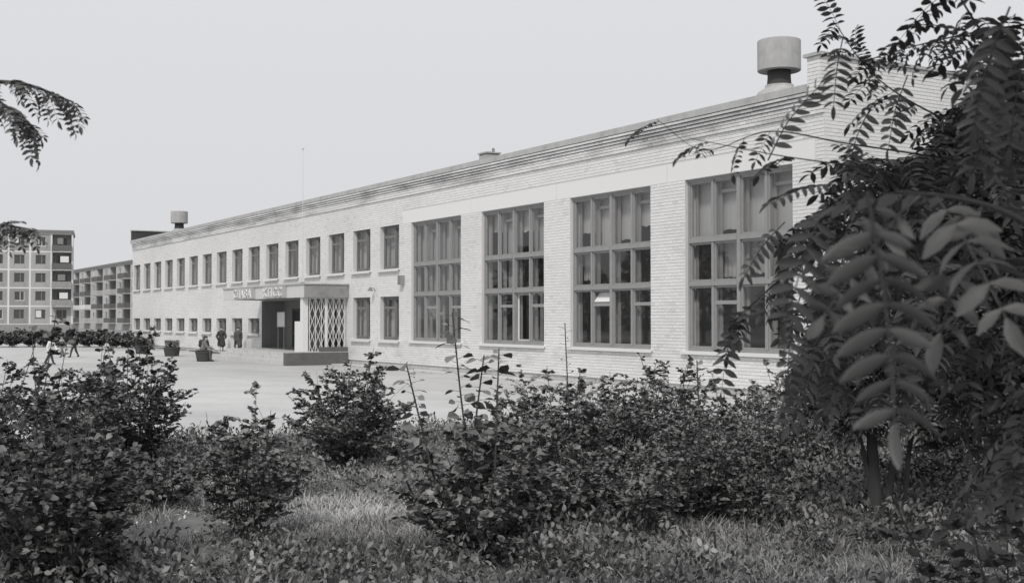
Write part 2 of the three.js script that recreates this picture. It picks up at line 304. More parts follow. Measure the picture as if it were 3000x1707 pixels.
// ------------------------------------------------------------------ porch, canopy, steps, signs
{
  const X1 = -31.75, X0 = -43.9;
  const steps = thing('porch_steps', 'wide concrete porch steps with a dark cheek wall below the entrance canopy', 'steps', [X1, GROUND, 0]);
  const len = X1 - X0;
  part('landing', bx(-len, -0.32, -0.05, 0.57, 0.002, 2.3), M.lightConcrete, steps);
  part('step', bx(-len, -0.32, -0.05, 0.385, 2.302, 2.65), M.lightConcrete, steps);
  part('step', bx(-len, -0.32, -0.05, 0.2, 2.652, 3.0), M.lightConcrete, steps);
  part('cheek_wall', bx(-0.318, 0, -0.06, 0.6, 0.002, 3.2), M.darkConcrete, steps).userData.label = 'dark rendered cheek wall at the end of the steps';
  part('kerb', bx(-0.34, -0.02, 0.602, 0.64, 0.002, 3.21), M.concrete, steps);
  part('low_wall', bx(-0.3, -0.06, 0.642, 0.86, 0.002, 1.45), M.darkConcrete, steps);

  const c = thing('entrance_canopy', 'flat entrance canopy with a pale front fascia and grey side over the porch', 'canopy', [-31.7, 0, 0]);
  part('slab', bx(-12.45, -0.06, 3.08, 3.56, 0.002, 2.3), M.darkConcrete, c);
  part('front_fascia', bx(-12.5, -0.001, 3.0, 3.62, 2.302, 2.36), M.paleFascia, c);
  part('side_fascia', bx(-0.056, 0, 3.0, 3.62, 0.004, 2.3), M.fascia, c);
  part('roof_edge', [bx(-12.54, 0.05, 3.622, 3.68, 0.004, 2.42)], M.flashing, c);
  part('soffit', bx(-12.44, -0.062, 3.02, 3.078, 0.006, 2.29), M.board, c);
  part('pillar', bx(-0.62, -0.28, 0.345, 3.0, 2.0, 2.27), M.whitePaint, c);
  part('pillar_screen', bx(-1.5, -0.622, 0.345, 1.85, 2.05, 2.22), M.whitePaint, c).userData.label = 'white low screen wall beside the canopy pillar';

  // white ornamental lattice on the open side of the porch
  const l = thing('lattice_screen', 'white metal lattice of diamonds closing the porch side under the canopy', 'lattice', [-31.98, 0.36, 0.0]);
  part('rail', [bx(-0.02, 0.02, 0.0, 0.05, 0.08, 1.98), bx(-0.02, 0.02, 2.58, 2.63, 0.08, 1.98)], M.whitePaint, l);
  for (let i = 0; i <= 6; i++) part('bar', bx(-0.018, 0.018, 0.05, 2.58, 0.09 + i * 0.305, 0.09 + i * 0.305 + (i === 3 ? 0.14 : 0.028)), M.whitePaint, l);
  for (let i = 0; i < 6; i++) for (const s of [-1, 1]) {
    const pts = []; for (let k = 0; k <= 7; k++) pts.push(V(0.0, 0.05 + k * 0.361, 0.09 + 0.1725 + i * 0.305 + s * (k & 1 ? 0.125 : 0.012)));
    const segs = []; for (let k = 0; k < 7; k++) { const a = pts[k], b = pts[k + 1], g = new THREE.BoxGeometry(0.02, a.distanceTo(b), 0.024); g.rotateX(Math.atan2(b.z - a.z, b.y - a.y)); g.translate(0, (a.y + b.y) / 2, (a.z + b.z) / 2); segs.push(g); }
    part('diamond_bar', segs, M.whitePaint, l);
  }
  // the slogan in two boards on the fascia: СЛАВА and КПСС
  const seg = (a, b, w = 0.14) => { const g = new THREE.BoxGeometry(Math.hypot(b[0] - a[0], b[1] - a[1]) + w * 0.7, w, 0.05); g.rotateZ(Math.atan2(b[1] - a[1], b[0] - a[0])); return g.translate((a[0] + b[0]) / 2, (a[1] + b[1]) / 2, 0); };
  const line = (...p) => p.slice(1).map((q, i) => seg(p[i], q));
  const GL = {
    'С': line([0.9, 0.82], [0.7, 0.95], [0.35, 0.95], [0.1, 0.7], [0.1, 0.3], [0.35, 0.05], [0.7, 0.05], [0.9, 0.18]),
    'Л': line([0.02, 0.05], [0.15, 0.12], [0.32, 0.95], [0.9, 0.95], [0.9, 0.05]),
    'А': [...line([0.05, 0.03], [0.5, 0.97], [0.95, 0.03]), seg([0.22, 0.34], [0.78, 0.34])],
    'В': [...line([0.1, 0.05], [0.1, 0.95], [0.65, 0.95], [0.82, 0.75], [0.65, 0.53], [0.1, 0.53]), ...line([0.65, 0.53], [0.9, 0.3], [0.68, 0.05], [0.1, 0.05])],
    'К': [...line([0.1, 0.03], [0.1, 0.97]), ...line([0.88, 0.97], [0.15, 0.5], [0.9, 0.03])],
    'П': line([0.1, 0.03], [0.1, 0.95], [0.9, 0.95], [0.9, 0.03]),
  };
  const sign = (word, x0, x1, label) => {
    const s = thing('slogan_sign', label, 'sign', [x0, 3.02, 2.361], 0, 'slogan boards on the canopy'), W = x1 - x0;
    part('board', bx(0, W, 0, 0.58, 0, 0.2), M.signBoard, s);
    [...word].forEach((ch, i) => { const cw = W / word.length, g = mergeGeometries(GL[ch].map((q) => q.clone())).scale(cw * 0.76, 0.43, 1).translate(i * cw + cw * 0.12, 0.075, 0.225); part('letter', g, M.whitePaint, s); });
  };
  sign('СЛАВА', -41.7, -38.7, 'slogan board with five white letters СЛАВА on the canopy fascia');
  sign('КПСС', -36.85, -33.95, 'slogan board with four white letters КПСС on the canopy fascia');

  const n = thing('notice_board', 'white notice board hanging by the dark entrance door', 'notice', [-40.4, 1.56, 0.5]);
  part('sheet', bx(0, 1.15, 0, 0.75, 0, 0.03), M.whitePaint, n); part('frame', barsAround(-0.04, 1.19, -0.04, 0.79, 0.04, -0.01, 0.045), M.metal, n);
  part('stand_leg', [bx(0.1, 0.15, -1.24, -0.04, 0, 0.04), bx(1.0, 1.05, -1.24, -0.04, 0, 0.04)], M.metal, n);

  const f = thing('flagpole', 'thin pale flagpole rising from the canopy corner', 'flagpole', [-32.2, 3.68, 2.2]);
  part('pole', tubeOf([V(0, 0, 0), V(0.0, 3.2, 0), V(-0.03, 6.45, 0)], [0.022, 0.016, 0.01], 8, 12), M.poleMetal, f); part('finial', new THREE.SphereGeometry(0.06, 10, 8).translate(-0.03, 6.5, 0), M.poleMetal, f); part('foot', bx(-0.09, 0.09, 0, 0.06, -0.09, 0.09), M.metal, f);

  const sp = thing('wall_loudspeaker', 'grey box loudspeaker hung on the brick wall below a window sill', 'loudspeaker', [-25.75, 3.48, 0.01]);
  part('case', bx(0, 0.3, 0, 0.42, 0, 0.2), M.metal, sp); part('grille', bx(0.03, 0.27, 0.03, 0.39, 0.2, 0.215), M.board, sp);
  const lp = thing('wall_lamp', 'small dark wall lamp on a bracket between the lower windows', 'lamp', [-28.6, 3.2, 0.008]);
  part('bracket', tubeOf([V(0, 0.05, 0), V(0, 0.2, 0.1), V(0, 0.22, 0.25)], [0.02, 0.02], 6, 8), M.metal, lp);
  part('shade', new THREE.LatheGeometry([[0.02, 0.24], [0.06, 0.22], [0.13, 0.06], [0.12, 0.06], [0.05, 0.2]].map((p) => new THREE.Vector2(...p)), 14).translate(0, 0.0, 0.25), M.board, lp);
}
// ------------------------------------------------------------------ on the roof
{
  const prof = (pts) => new THREE.LatheGeometry(pts.map((p) => new THREE.Vector2(...p)), 40);
  const vent = (x, z, label, base) => {
    const v = thing('roof_vent', label, 'roof vent', [x, base, z], 0, 'mushroom vents on the flat roof');
    part('plinth', bx(-0.8, 0.8, -0.2, 0.3, -0.8, 0.8), M.concrete, v); part('base', metricUV(prof([[0.78, 0], [0.78, 0.5], [0.62, 0.78], [0.42, 0.9], [0.42, 0.98], [0, 0.98]])), M.concrete, v);
    part('neck', metricUV(prof([[0.36, 0.97], [0.34, 1.2], [0.34, 1.46], [0, 1.46]])), mat(0.07, { map: grainTex }), v);
    part('drum', metricUV(prof([[0, 1.44], [0.61, 1.4], [0.635, 1.42], [0.635, 2.29], [0.62, 2.31], [0, 2.33]])), M.concrete, v);
  };
  vent(-3.62, -1.8, 'concrete mushroom vent beside the raised end wall', 7.9);
  vent(-69.5, -2.0, 'concrete mushroom vent at the far end beside the dark raised wall', 7.85);
  const b = thing('roof_box', 'small grey vent box on the middle of the roof edge', 'vent box', [-20.5, 7.75, -1.5]);
  part('shaft', bx(-0.33, 0.33, 0, 1.02, -0.3, 0.3), M.concrete, b); part('lid', bx(-0.38, 0.38, 1.04, 1.1, -0.35, 0.35), M.concrete, b); part('upright', bx(0.3, 0.36, 1.1, 1.25, -0.05, 0.05), M.metal, b);
}
// ------------------------------------------------------------------ blocks of flats far behind
function flats(name, label, pos, turn, bays, storeys, pitch, o) {
  const b = thing(name, label, 'building', pos, turn, undefined), SH = 2.8, Y0 = 1.3;
  const sh = new THREE.Shape([[0.05, 0.05], [pitch - 0.05, 0.05], [pitch - 0.05, SH - 0.05], [0.05, SH - 0.05]].map((p) => new THREE.Vector2(...p)));
  const wa = (pitch - 1.5) / 2, wb = wa + 1.5; sh.holes.push(new THREE.Path([[wa, 0.85], [wa, 2.3], [wb, 2.3], [wb, 0.85]].map((p) => new THREE.Vector2(...p))));
  const panelG = metricUV(new THREE.ExtrudeGeometry(sh, { depth: 0.3, bevelEnabled: false }).translate(0, 0, -0.3));
  const frameG = mergeGeometries([...barsAround(wa, wb, 0.85, 2.3, 0.09, -0.2, -0.12), bx(wa + 0.85, wa + 0.93, 0.94, 2.21, -0.2, -0.12)]), glassG = bx(wa + 0.09, wb - 0.09, 0.94, 2.21, -0.17, -0.16);
  const r = rngOf(o.seed), darkRail = mat(0.13), W = bays * pitch, tone = (o.pale ? [0.52, 0.57, 0.62] : [0.34, 0.4, 0.46]).map((t) => mat(t, { map: stainTex }));
  part('core', bx(0, W, -3, Y0 + storeys * SH, -11, -1.45), M.blockDark, b);
  part('core', [bx(0, W, -3, Y0, -1.448, 0.02)], tone[0], b);
  part('seams', [...Array.from({ length: storeys + 1 }, (_, k) => bx(0, W, Y0 + k * SH - 0.1, Y0 + k * SH + 0.1, -0.3, 0.012)), ...Array.from({ length: bays + 1 }, (_, k) => bx(k * pitch - 0.13, k * pitch + 0.13, Y0, Y0 + storeys * SH, -0.3, 0.016))], o.seam, b);
  part('roof_edge', bx(-0.2, W + 0.2, Y0 + storeys * SH + 0.1, Y0 + storeys * SH + 0.55, -11.2, 0.3), mat(0.2), b);
  for (let s = 0; s < storeys; s++) for (let k = 0; k < bays; k++) {
    const x = k * pitch, y = Y0 + s * SH, balc = o.balcony(k, s);
    if (!balc || !o.deep) { const p = part('panel', panelG, tone[(r() * 3) | 0], b); p.position.set(x, y, 0); }
    const w = sub('window', b, x, y, balc && o.deep ? -1.22 : 0);
    part('frame', frameG, r() < 0.5 ? M.blockPale : M.frame, w); part('pane', glassG, M.blockGlass, w);
    if (r() < 0.35) part('curtain', bx(wa + 0.1, wa + 0.1 + 0.3 + r() * 0.7, 1.0 + r() * 0.3, 2.2, -0.15, -0.14), M.blockPale, w);
    if (balc) {
      const bal = sub('balcony', b, x, y, 0);
      part('cheek', [bx(0, 0.12, 0.05, SH - 0.05, -1.44, -0.002), bx(pitch - 0.12, pitch, 0.05, SH - 0.05, -1.44, -0.002)], tone[0], bal); part('ceiling', bx(0.12, pitch - 0.12, SH - 0.14, SH - 0.02, -1.44, -0.002), tone[0], bal);
      part('slab', bx(0.1, pitch - 0.1, -0.12, 0.04, 0.02, 1.15), M.concrete, bal);
      part('balustrade', [bx(0.1, pitch - 0.1, 0.1, 1.0, 1.08, 1.15), bx(0.1, 0.17, 0.1, 1.0, 0.03, 1.07), bx(pitch - 0.17, pitch - 0.1, 0.1, 1.0, 0.03, 1.07)], r() < (o.pale ? 0.1 : 0.35) ? M.blockPale : r() < 0.4 ? tone[0] : darkRail, bal);
      if (r() < 0.6) part('laundry', bx(0.7 + r(), 1.6 + r(), 1.15, 2.1, 0.9, 0.92), r() < 0.5 ? M.blockPale : M.board, bal);
    }
  }
  return b;
}
{
  const right = at(218, 932, 188), turn = Math.atan2(-FWD.x, -FWD.z) + 0.33, dir = V(Math.cos(turn), 0, -Math.sin(turn)), p0 = right.clone().addScaledVector(dir, -6 * 3.05 - 0.4);
  flats('apartment_block', 'five storey flats with pale panel seams and stacked balconies at the end', [p0.x, GROUND, p0.z], turn, 6, 5, 3.05, { seed: 3, seam: M.blockPale, deep: true, balcony: (k, s) => k === 5 && s > 0 });
  flats('apartment_block', 'long block of flats seen at a slant with stacked dark balconies behind the brick building', [-278, GROUND, -30.5], 0.0, 14, 4, 5.9, { seed: 9, seam: M.blockSeam, deep: true, pale: true, balcony: (k, s) => k % 2 === 1 });
}
// ------------------------------------------------------------------ people
function surfaceNets(sdf, lo, hi, cell) {
  const n = [0, 1, 2].map((k) => Math.ceil((hi[k] - lo[k]) / cell) + 1), [nx, ny, nz] = n, val = new Float32Array(nx * ny * nz), id = (i, j, k) => i + nx * (j + ny * k);
  for (let k = 0; k < nz; k++) for (let j = 0; j < ny; j++) for (let i = 0; i < nx; i++) val[id(i, j, k)] = sdf(lo[0] + i * cell, lo[1] + j * cell, lo[2] + k * cell);
  const vid = new Int32Array(nx * ny * nz).fill(-1), P = [], I = [];
  const E = [[0, 1], [0, 2], [0, 4], [1, 3], [1, 5], [2, 3], [2, 6], [3, 7], [4, 5], [4, 6], [5, 7], [6, 7]];
  for (let k = 0; k < nz - 1; k++) for (let j = 0; j < ny - 1; j++) for (let i = 0; i < nx - 1; i++) {
    const c = []; let m = 0;
    for (let q = 0; q < 8; q++) { const v = val[id(i + (q & 1), j + ((q >> 1) & 1), k + (q >> 2))]; c.push(v); if (v < 0) m++; }
    if (m === 0 || m === 8) continue;
    let x = 0, y = 0, z = 0, e = 0;
    for (const [a, b] of E) if ((c[a] < 0) !== (c[b] < 0)) { const t = c[a] / (c[a] - c[b]); x += (a & 1) + t * ((b & 1) - (a & 1)); y += ((a >> 1) & 1) + t * (((b >> 1) & 1) - ((a >> 1) & 1)); z += (a >> 2) + t * ((b >> 2) - (a >> 2)); e++; }
    vid[id(i, j, k)] = P.length / 3; P.push(lo[0] + (i + x / e) * cell, lo[1] + (j + y / e) * cell, lo[2] + (k + z / e) * cell);
  }
  const quad = (a, b, c, d, f) => { if (a < 0 || b < 0 || c < 0 || d < 0) return; f ? I.push(a, b, c, a, c, d) : I.push(a, c, b, a, d, c); };
  for (let k = 1; k < nz - 1; k++) for (let j = 1; j < ny - 1; j++) for (let i = 1; i < nx - 1; i++) {
    const v = val[id(i, j, k)] < 0;
    if (v !== val[id(i + 1, j, k)] < 0) quad(vid[id(i, j - 1, k - 1)], vid[id(i, j, k - 1)], vid[id(i, j, k)], vid[id(i, j - 1, k)], v);
    if (v !== val[id(i, j + 1, k)] < 0) quad(vid[id(i - 1, j, k - 1)], vid[id(i - 1, j, k)], vid[id(i, j, k)], vid[id(i, j, k - 1)], v);
    if (v !== val[id(i, j, k + 1)] < 0) quad(vid[id(i - 1, j - 1, k)], vid[id(i, j - 1, k)], vid[id(i, j, k)], vid[id(i - 1, j, k)], v);
  }
  const g = new THREE.BufferGeometry(); g.setAttribute('position', new THREE.Float32BufferAttribute(P, 3)); g.setIndex(I); g.computeVertexNormals(); return g;
}
const cap = (p, a, b, ra, rb) => { // tapered capsule distance
  const abx = b[0] - a[0], aby = b[1] - a[1], abz = b[2] - a[2], apx = p[0] - a[0], apy = p[1] - a[1], apz = p[2] - a[2];
  const h = Math.max(0, Math.min(1, (apx * abx + apy * aby + apz * abz) / (abx * abx + aby * aby + abz * abz + 1e-9)));
  return Math.hypot(apx - abx * h, apy - aby * h, apz - abz * h) - (ra + (rb - ra) * h);
};
const smin = (a, b, k) => { const h = Math.max(0, Math.min(1, 0.5 + 0.5 * (b - a) / k)); return b + (a - b) * h - k * h * (1 - h); };
function bonesMesh(bones, cell, k = 0.03, grow = 0) {
  const lo = [9, 9, 9], hi = [-9, -9, -9];
  for (const [a, b, ra, rb] of bones) for (const [q, r] of [[a, ra], [b, rb]]) for (let i = 0; i < 3; i++) { lo[i] = Math.min(lo[i], q[i] - r - grow - 3 * cell); hi[i] = Math.max(hi[i], q[i] + r + grow + 3 * cell); }
  return surfaceNets((x, y, z) => { let d = 9; for (const [a, b, ra, rb] of bones) d = smin(d, cap([x, y, z], a, b, ra, rb), k); return d - grow; }, lo, hi, cell);
}
// one relaxed hand (wrist at the origin, fingers along -y, thumb towards +x) and one head (neck base at the origin, face +z)
const handG = bonesMesh([[[0, 0, 0], [0, -0.03, 0], 0.022, 0.026], [[-0.022, -0.05, 0], [0.024, -0.05, 0], 0.017, 0.017], [[-0.024, -0.085, 0], [0.024, -0.085, 0], 0.014, 0.014],
  ...[[-0.031, 0.055], [-0.011, 0.072], [0.011, 0.078], [0.031, 0.068]].flatMap(([x, l]) => [[[x, -0.092, 0], [x * 1.15, -0.092 - l * 0.55, 0.008], 0.0085, 0.008], [[x * 1.15, -0.092 - l * 0.55, 0.008], [x * 1.15, -0.092 - l, 0.028], 0.008, 0.0068]]),
  [[0.024, -0.035, 0.005], [0.052, -0.068, 0.016], 0.0115, 0.0095], [[0.052, -0.068, 0.016], [0.056, -0.1, 0.026], 0.0095, 0.008]], 0.004, 0.006);
const headG = bonesMesh([[[0, 0, -0.01], [0, 0.08, 0], 0.052, 0.05], [[0, 0.17, -0.02], [0, 0.17, 0.01], 0.092, 0.088], [[0, 0.1, 0.03], [0, 0.125, 0.035], 0.05, 0.062], [[0, 0.145, 0.09], [0, 0.122, 0.112], 0.01, 0.016], [[-0.08, 0.14, 0], [-0.084, 0.165, -0.004], 0.012, 0.016], [[0.08, 0.14, 0], [0.084, 0.165, -0.004], 0.012, 0.016], [[-0.02, 0.088, 0.082], [0.02, 0.088, 0.082], 0.008, 0.008], [[-0.05, 0.185, 0.075], [0.05, 0.185, 0.075], 0.014, 0.014]], 0.008, 0.018);
const hairG = bonesMesh([[[0, 0.2, -0.03], [0, 0.205, 0.005], 0.096, 0.09], [[0, 0.13, -0.06], [0, 0.17, -0.05], 0.066, 0.085]], 0.01, 0.03);
const eyesG = mergeGeometries([-1, 1].map((s) => new THREE.SphereGeometry(0.011, 8, 6).translate(s * 0.034, 0.157, 0.088)));
function person(label, pos, turn, H, pose, col, group) {
  const o = thing('person', label, 'person', pos, turn, group), k = H / 1.72, S = (q) => q.map((v) => v * k), { lean = 0, legs, arms, hipY = 0.92, skirt } = pose;
  const hip = [0, hipY, 0], tw = (y, z = 0) => [0, hipY + y * Math.cos(lean) - z * Math.sin(lean), y * Math.sin(lean) + z * Math.cos(lean)];
  const chest = tw(0.36), neck = tw(0.54), at2 = (x, c) => [x, c[1], c[2]];
  const torso = [[S(at2(-0.05, hip)), S(at2(0.05, hip)), 0.135 * k, 0.135 * k], [S(hip), S(tw(0.18)), 0.13 * k, 0.12 * k], [S(tw(0.18)), S(chest), 0.12 * k, 0.135 * k], [S(at2(-0.13, tw(0.45))), S(at2(0.13, tw(0.45))), 0.075 * k, 0.075 * k], [S(tw(0.45)), S(neck), 0.075 * k, 0.05 * k]];
  const legB = [], shoe = [], armB = [], hands = [];
  for (const [s, hipA, kneeA] of [[-1, ...legs[0]], [1, ...legs[1]]]) {
    const a = [s * 0.09, hipY - 0.03, 0], kn = [s * 0.1, a[1] - 0.43 * Math.cos(hipA), 0.43 * Math.sin(hipA)], an = [s * 0.1, kn[1] - 0.41 * Math.cos(hipA - kneeA), kn[2] + 0.41 * Math.sin(hipA - kneeA)];
    legB.push([S(a), S(kn), 0.082 * k, 0.055 * k], [S(kn), S(an), 0.056 * k, 0.038 * k]);
    shoe.push([S([an[0], an[1] - 0.03, an[2] - 0.03]), S([an[0] + s * 0.02, an[1] - 0.05, an[2] + 0.14]), 0.042 * k, 0.034 * k]);
  }
  for (const [s, sw, bend, out] of [[-1, ...arms[0]], [1, ...arms[1]]]) {
    const c = tw(0.45), sh = [s * 0.185, c[1], c[2]], el = [sh[0] + s * 0.28 * Math.sin(out), sh[1] - 0.28 * Math.cos(sw) * Math.cos(out), sh[2] + 0.28 * Math.sin(sw)], wr = [el[0] - s * 0.06 * Math.sin(bend), el[1] - 0.25 * Math.cos(sw + bend), el[2] + 0.25 * Math.sin(sw + bend)];
    armB.push([S(sh), S(el), 0.055 * k, 0.043 * k], [S(el), S(wr), 0.043 * k, 0.03 * k]);
    hands.push(handG.clone().scale(s * k, k, k).applyMatrix4(new THREE.Matrix4().makeRotationX(-(sw + bend))).translate(...S(wr)));
  }
  const nk = S(tw(0.52)), place = (g) => g.clone().scale(k, k, k).rotateX(lean * 0.6 + (pose.nod ?? 0)).translate(...nk);
  const strip = (g) => { const q = new THREE.BufferGeometry(); q.setAttribute('position', g.attributes.position); q.setAttribute('normal', g.attributes.normal); if (g.index) q.setIndex(g.index); return q; };
  part('body', [bonesMesh([...torso, ...legB, ...armB, ...shoe], 0.024 * k, 0.035), place(headG), ...hands].map(strip), mat(col.skin ?? 0.42), o);
  const top = [...torso, ...armB.map(([a, b, ra, rb]) => [a, b, ra + 0.008, rb + 0.008])];
  if (skirt) { const y = hipY - skirt; top.push([S([-0.05, hipY, 0]), S([-0.07, y, -0.02]), 0.14 * k, 0.17 * k], [S([0.05, hipY, 0]), S([0.07, y, 0.03]), 0.14 * k, 0.17 * k]); }
  part(skirt ? 'coat' : 'shirt', bonesMesh(top, 0.026 * k, 0.04, 0.018 * k), mat(col.top), o);
  if (!skirt) part('trousers', bonesMesh([[S(at2(-0.06, hip)), S(at2(0.06, hip)), 0.13 * k, 0.13 * k], ...legB], 0.026 * k, 0.04, 0.02 * k), mat(col.legs), o);
  part('shoes', bonesMesh(shoe, 0.02 * k, 0.01, 0.012 * k), mat(0.04), o);
  part('hair', place(hairG), mat(col.hair ?? 0.03), o); part('eyes', place(eyesG), mat(0.02), o);
  return o;
}
{
  const walk = (d, extra = {}) => ({ legs: [[0.38 * d, 0.12], [-0.3 * d, 0.25]], arms: [[-0.35 * d, 0.35, 0.12], [0.35 * d, 0.4, 0.12]], ...extra });
  const g1 = onGround(145, 1069), g2 = onGround(180, 1046), g3 = onGround(216, 1047);
  person('child in a white shirt and dark trousers walking across the pale square', [g1.x, GROUND + 0.015, g1.z], 2.3, 1.36, walk(1, { lean: 0.22, legs: [[0.5, 0.15], [-0.42, 0.2]] }), { top: 0.75, legs: 0.05 }, undefined);
  person('child in a grey shirt walking beside a child in black', [g2.x, GROUND + 0.015, g2.z], 0.5, 1.2, walk(-1), { top: 0.3, legs: 0.2 }, undefined);
  person('child in black clothes walking beside a child in grey', [g3.x, GROUND + 0.015, g3.z], 0.5, 1.28, walk(1), { top: 0.035, legs: 0.05, hair: 0.03 }, undefined);
  person('person in a dark coat with bent arms standing by the low windows', [-50.1, -0.19, 0.65], 1.35, 1.66, walk(0.4, { arms: [[0.1, 0.9, 0.35], [0.2, 0.9, 0.3]], skirt: 0.3 }), { top: 0.05 }, undefined);
  person('person in a knee length grey coat striding beside the porch steps', [-47.0, -0.19, 0.6], 1.45, 1.66, walk(1, { skirt: 0.32, legs: [[0.42, 0.1], [-0.38, 0.2]], arms: [[0.15, 0.3, 0.15], [-0.2, 0.3, 0.1]] }), { top: 0.09 }, undefined);
  const sit = { hipY: 0.66, legs: [[1.35, 1.3], [1.25, 1.2]], arms: [[0.5, 0.7, 0.15], [0.45, 0.8, 0.15]], lean: 0.14 };
  const pc = onGround(597, 1058);
  person('person in dark clothes sitting on the planter rim with back turned', [pc.x - 0.42, GROUND - 0.02, pc.z - 0.1], 4.3, 1.66, sit, { top: 0.06, legs: 0.07, hair: 0.2 }, undefined);
  person('person in grey clothes sitting on the planter rim and leaning forward', [pc.x + 0.12, GROUND - 0.02, pc.z + 0.1], 2.7, 1.6, { ...sit, lean: 0.28 }, { top: 0.17, legs: 0.1, skin: 0.5 }, undefined);
}
// ------------------------------------------------------------------ leaves
function leafGeo(len = 1, wid = 0.5, fold = 0.18, droop = 0.12) { // blade along +x, upper side +y
  const m = [0, 0.34, 0.7, 1], P = [], w = [0.0, 0.5, 0.42, 0];
  const y = (t) => -droop * t * t * len;
  m.forEach((t) => P.push(t * len, y(t), 0));
  for (const s of [1, -1]) for (const q of [1, 2]) P.push(m[q] * len * 0.97, y(m[q]) + fold * wid * w[q], s * w[q] * wid * len);
  const I = [0, 4, 1, 0, 1, 6, 1, 4, 5, 1, 5, 2, 1, 2, 7, 1, 7, 6, 2, 5, 3, 2, 3, 7];
  const g = new THREE.BufferGeometry(); g.setAttribute('position', new THREE.Float32BufferAttribute(P, 3)); g.setIndex(I);
  const h = g.toNonIndexed(); h.computeVertexNormals(); return mergeVertices(h.deleteAttribute ? h : h);
}
function ovalLeaf(len, wid, fold = 0.25, droop = 0.15, n = 7) { // oblong leaflet with rounded ends, folded on its midrib
  const P = [], I = [];
  for (let i = 0; i <= n; i++) { const t = i / n, w = wid / 2 * Math.pow(Math.sin(Math.PI * Math.min(0.985, Math.max(0.015, t * 0.97 + 0.015))), 0.6), y = -droop * len * t * t; P.push(t * len, y + fold * w, w, t * len, y, 0, t * len, y + fold * w, -w); }
  for (let i = 0; i < n; i++) { const a = 3 * i; I.push(a, a + 3, a + 1, a + 1, a + 3, a + 4, a + 1, a + 4, a + 2, a + 2, a + 4, a + 5); }
  const g = new THREE.BufferGeometry(); g.setAttribute('position', new THREE.Float32BufferAttribute(P, 3)); g.setIndex(I); g.computeVertexNormals(); return g;
}
const plainLeaf = (v, rough = 0.6) => new THREE.MeshStandardMaterial({ color: grey(v, 0.004), roughness: rough, side: THREE.DoubleSide });
const leafMat = (v, rough = 0.55, t = 0.3) => new THREE.MeshPhysicalMaterial({ color: grey(v, 0.004), roughness: rough, transmission: t, thickness: 0, side: THREE.DoubleSide, ior: 1.4 });
const LM = { shrub: plainLeaf(0.15, 0.5), shrubDark: plainLeaf(0.105, 0.5), shrubPale: plainLeaf(0.2, 0.55), weed: plainLeaf(0.17, 0.6), locust: plainLeaf(0.085, 0.5), locustNear: leafMat(0.12, 0.4, 0.3), grass: plainLeaf(0.26, 0.9), far: plainLeaf(0.14, 0.8) };
const basis = (dir, up, scale, pos, m = new THREE.Matrix4()) => { const z = new THREE.Vector3().crossVectors(dir, up).normalize(), y = new THREE.Vector3().crossVectors(z, dir).normalize(); return m.makeBasis(dir.clone().normalize(), y, z).scale(V(scale, scale, scale)).setPosition(pos); };
function leafCloud(name, geo, material, spots, parent, kindOfThing) {
  const im = new THREE.InstancedMesh(geo, material, spots.length), c = new THREE.Color(); im.name = name; im.castShadow = im.receiveShadow = true; im.userData.kind = 'stuff';
  spots.forEach((s, i) => { im.setMatrixAt(i, s.m); im.setColorAt(i, c.setRGB(s.c, s.c, s.c)); }); parent.add(im); return im;
}
const broadLeaf = leafGeo(1, 0.72, 0.2, 0.14), narrowLeaf = leafGeo(1, 0.46, 0.25, 0.2);
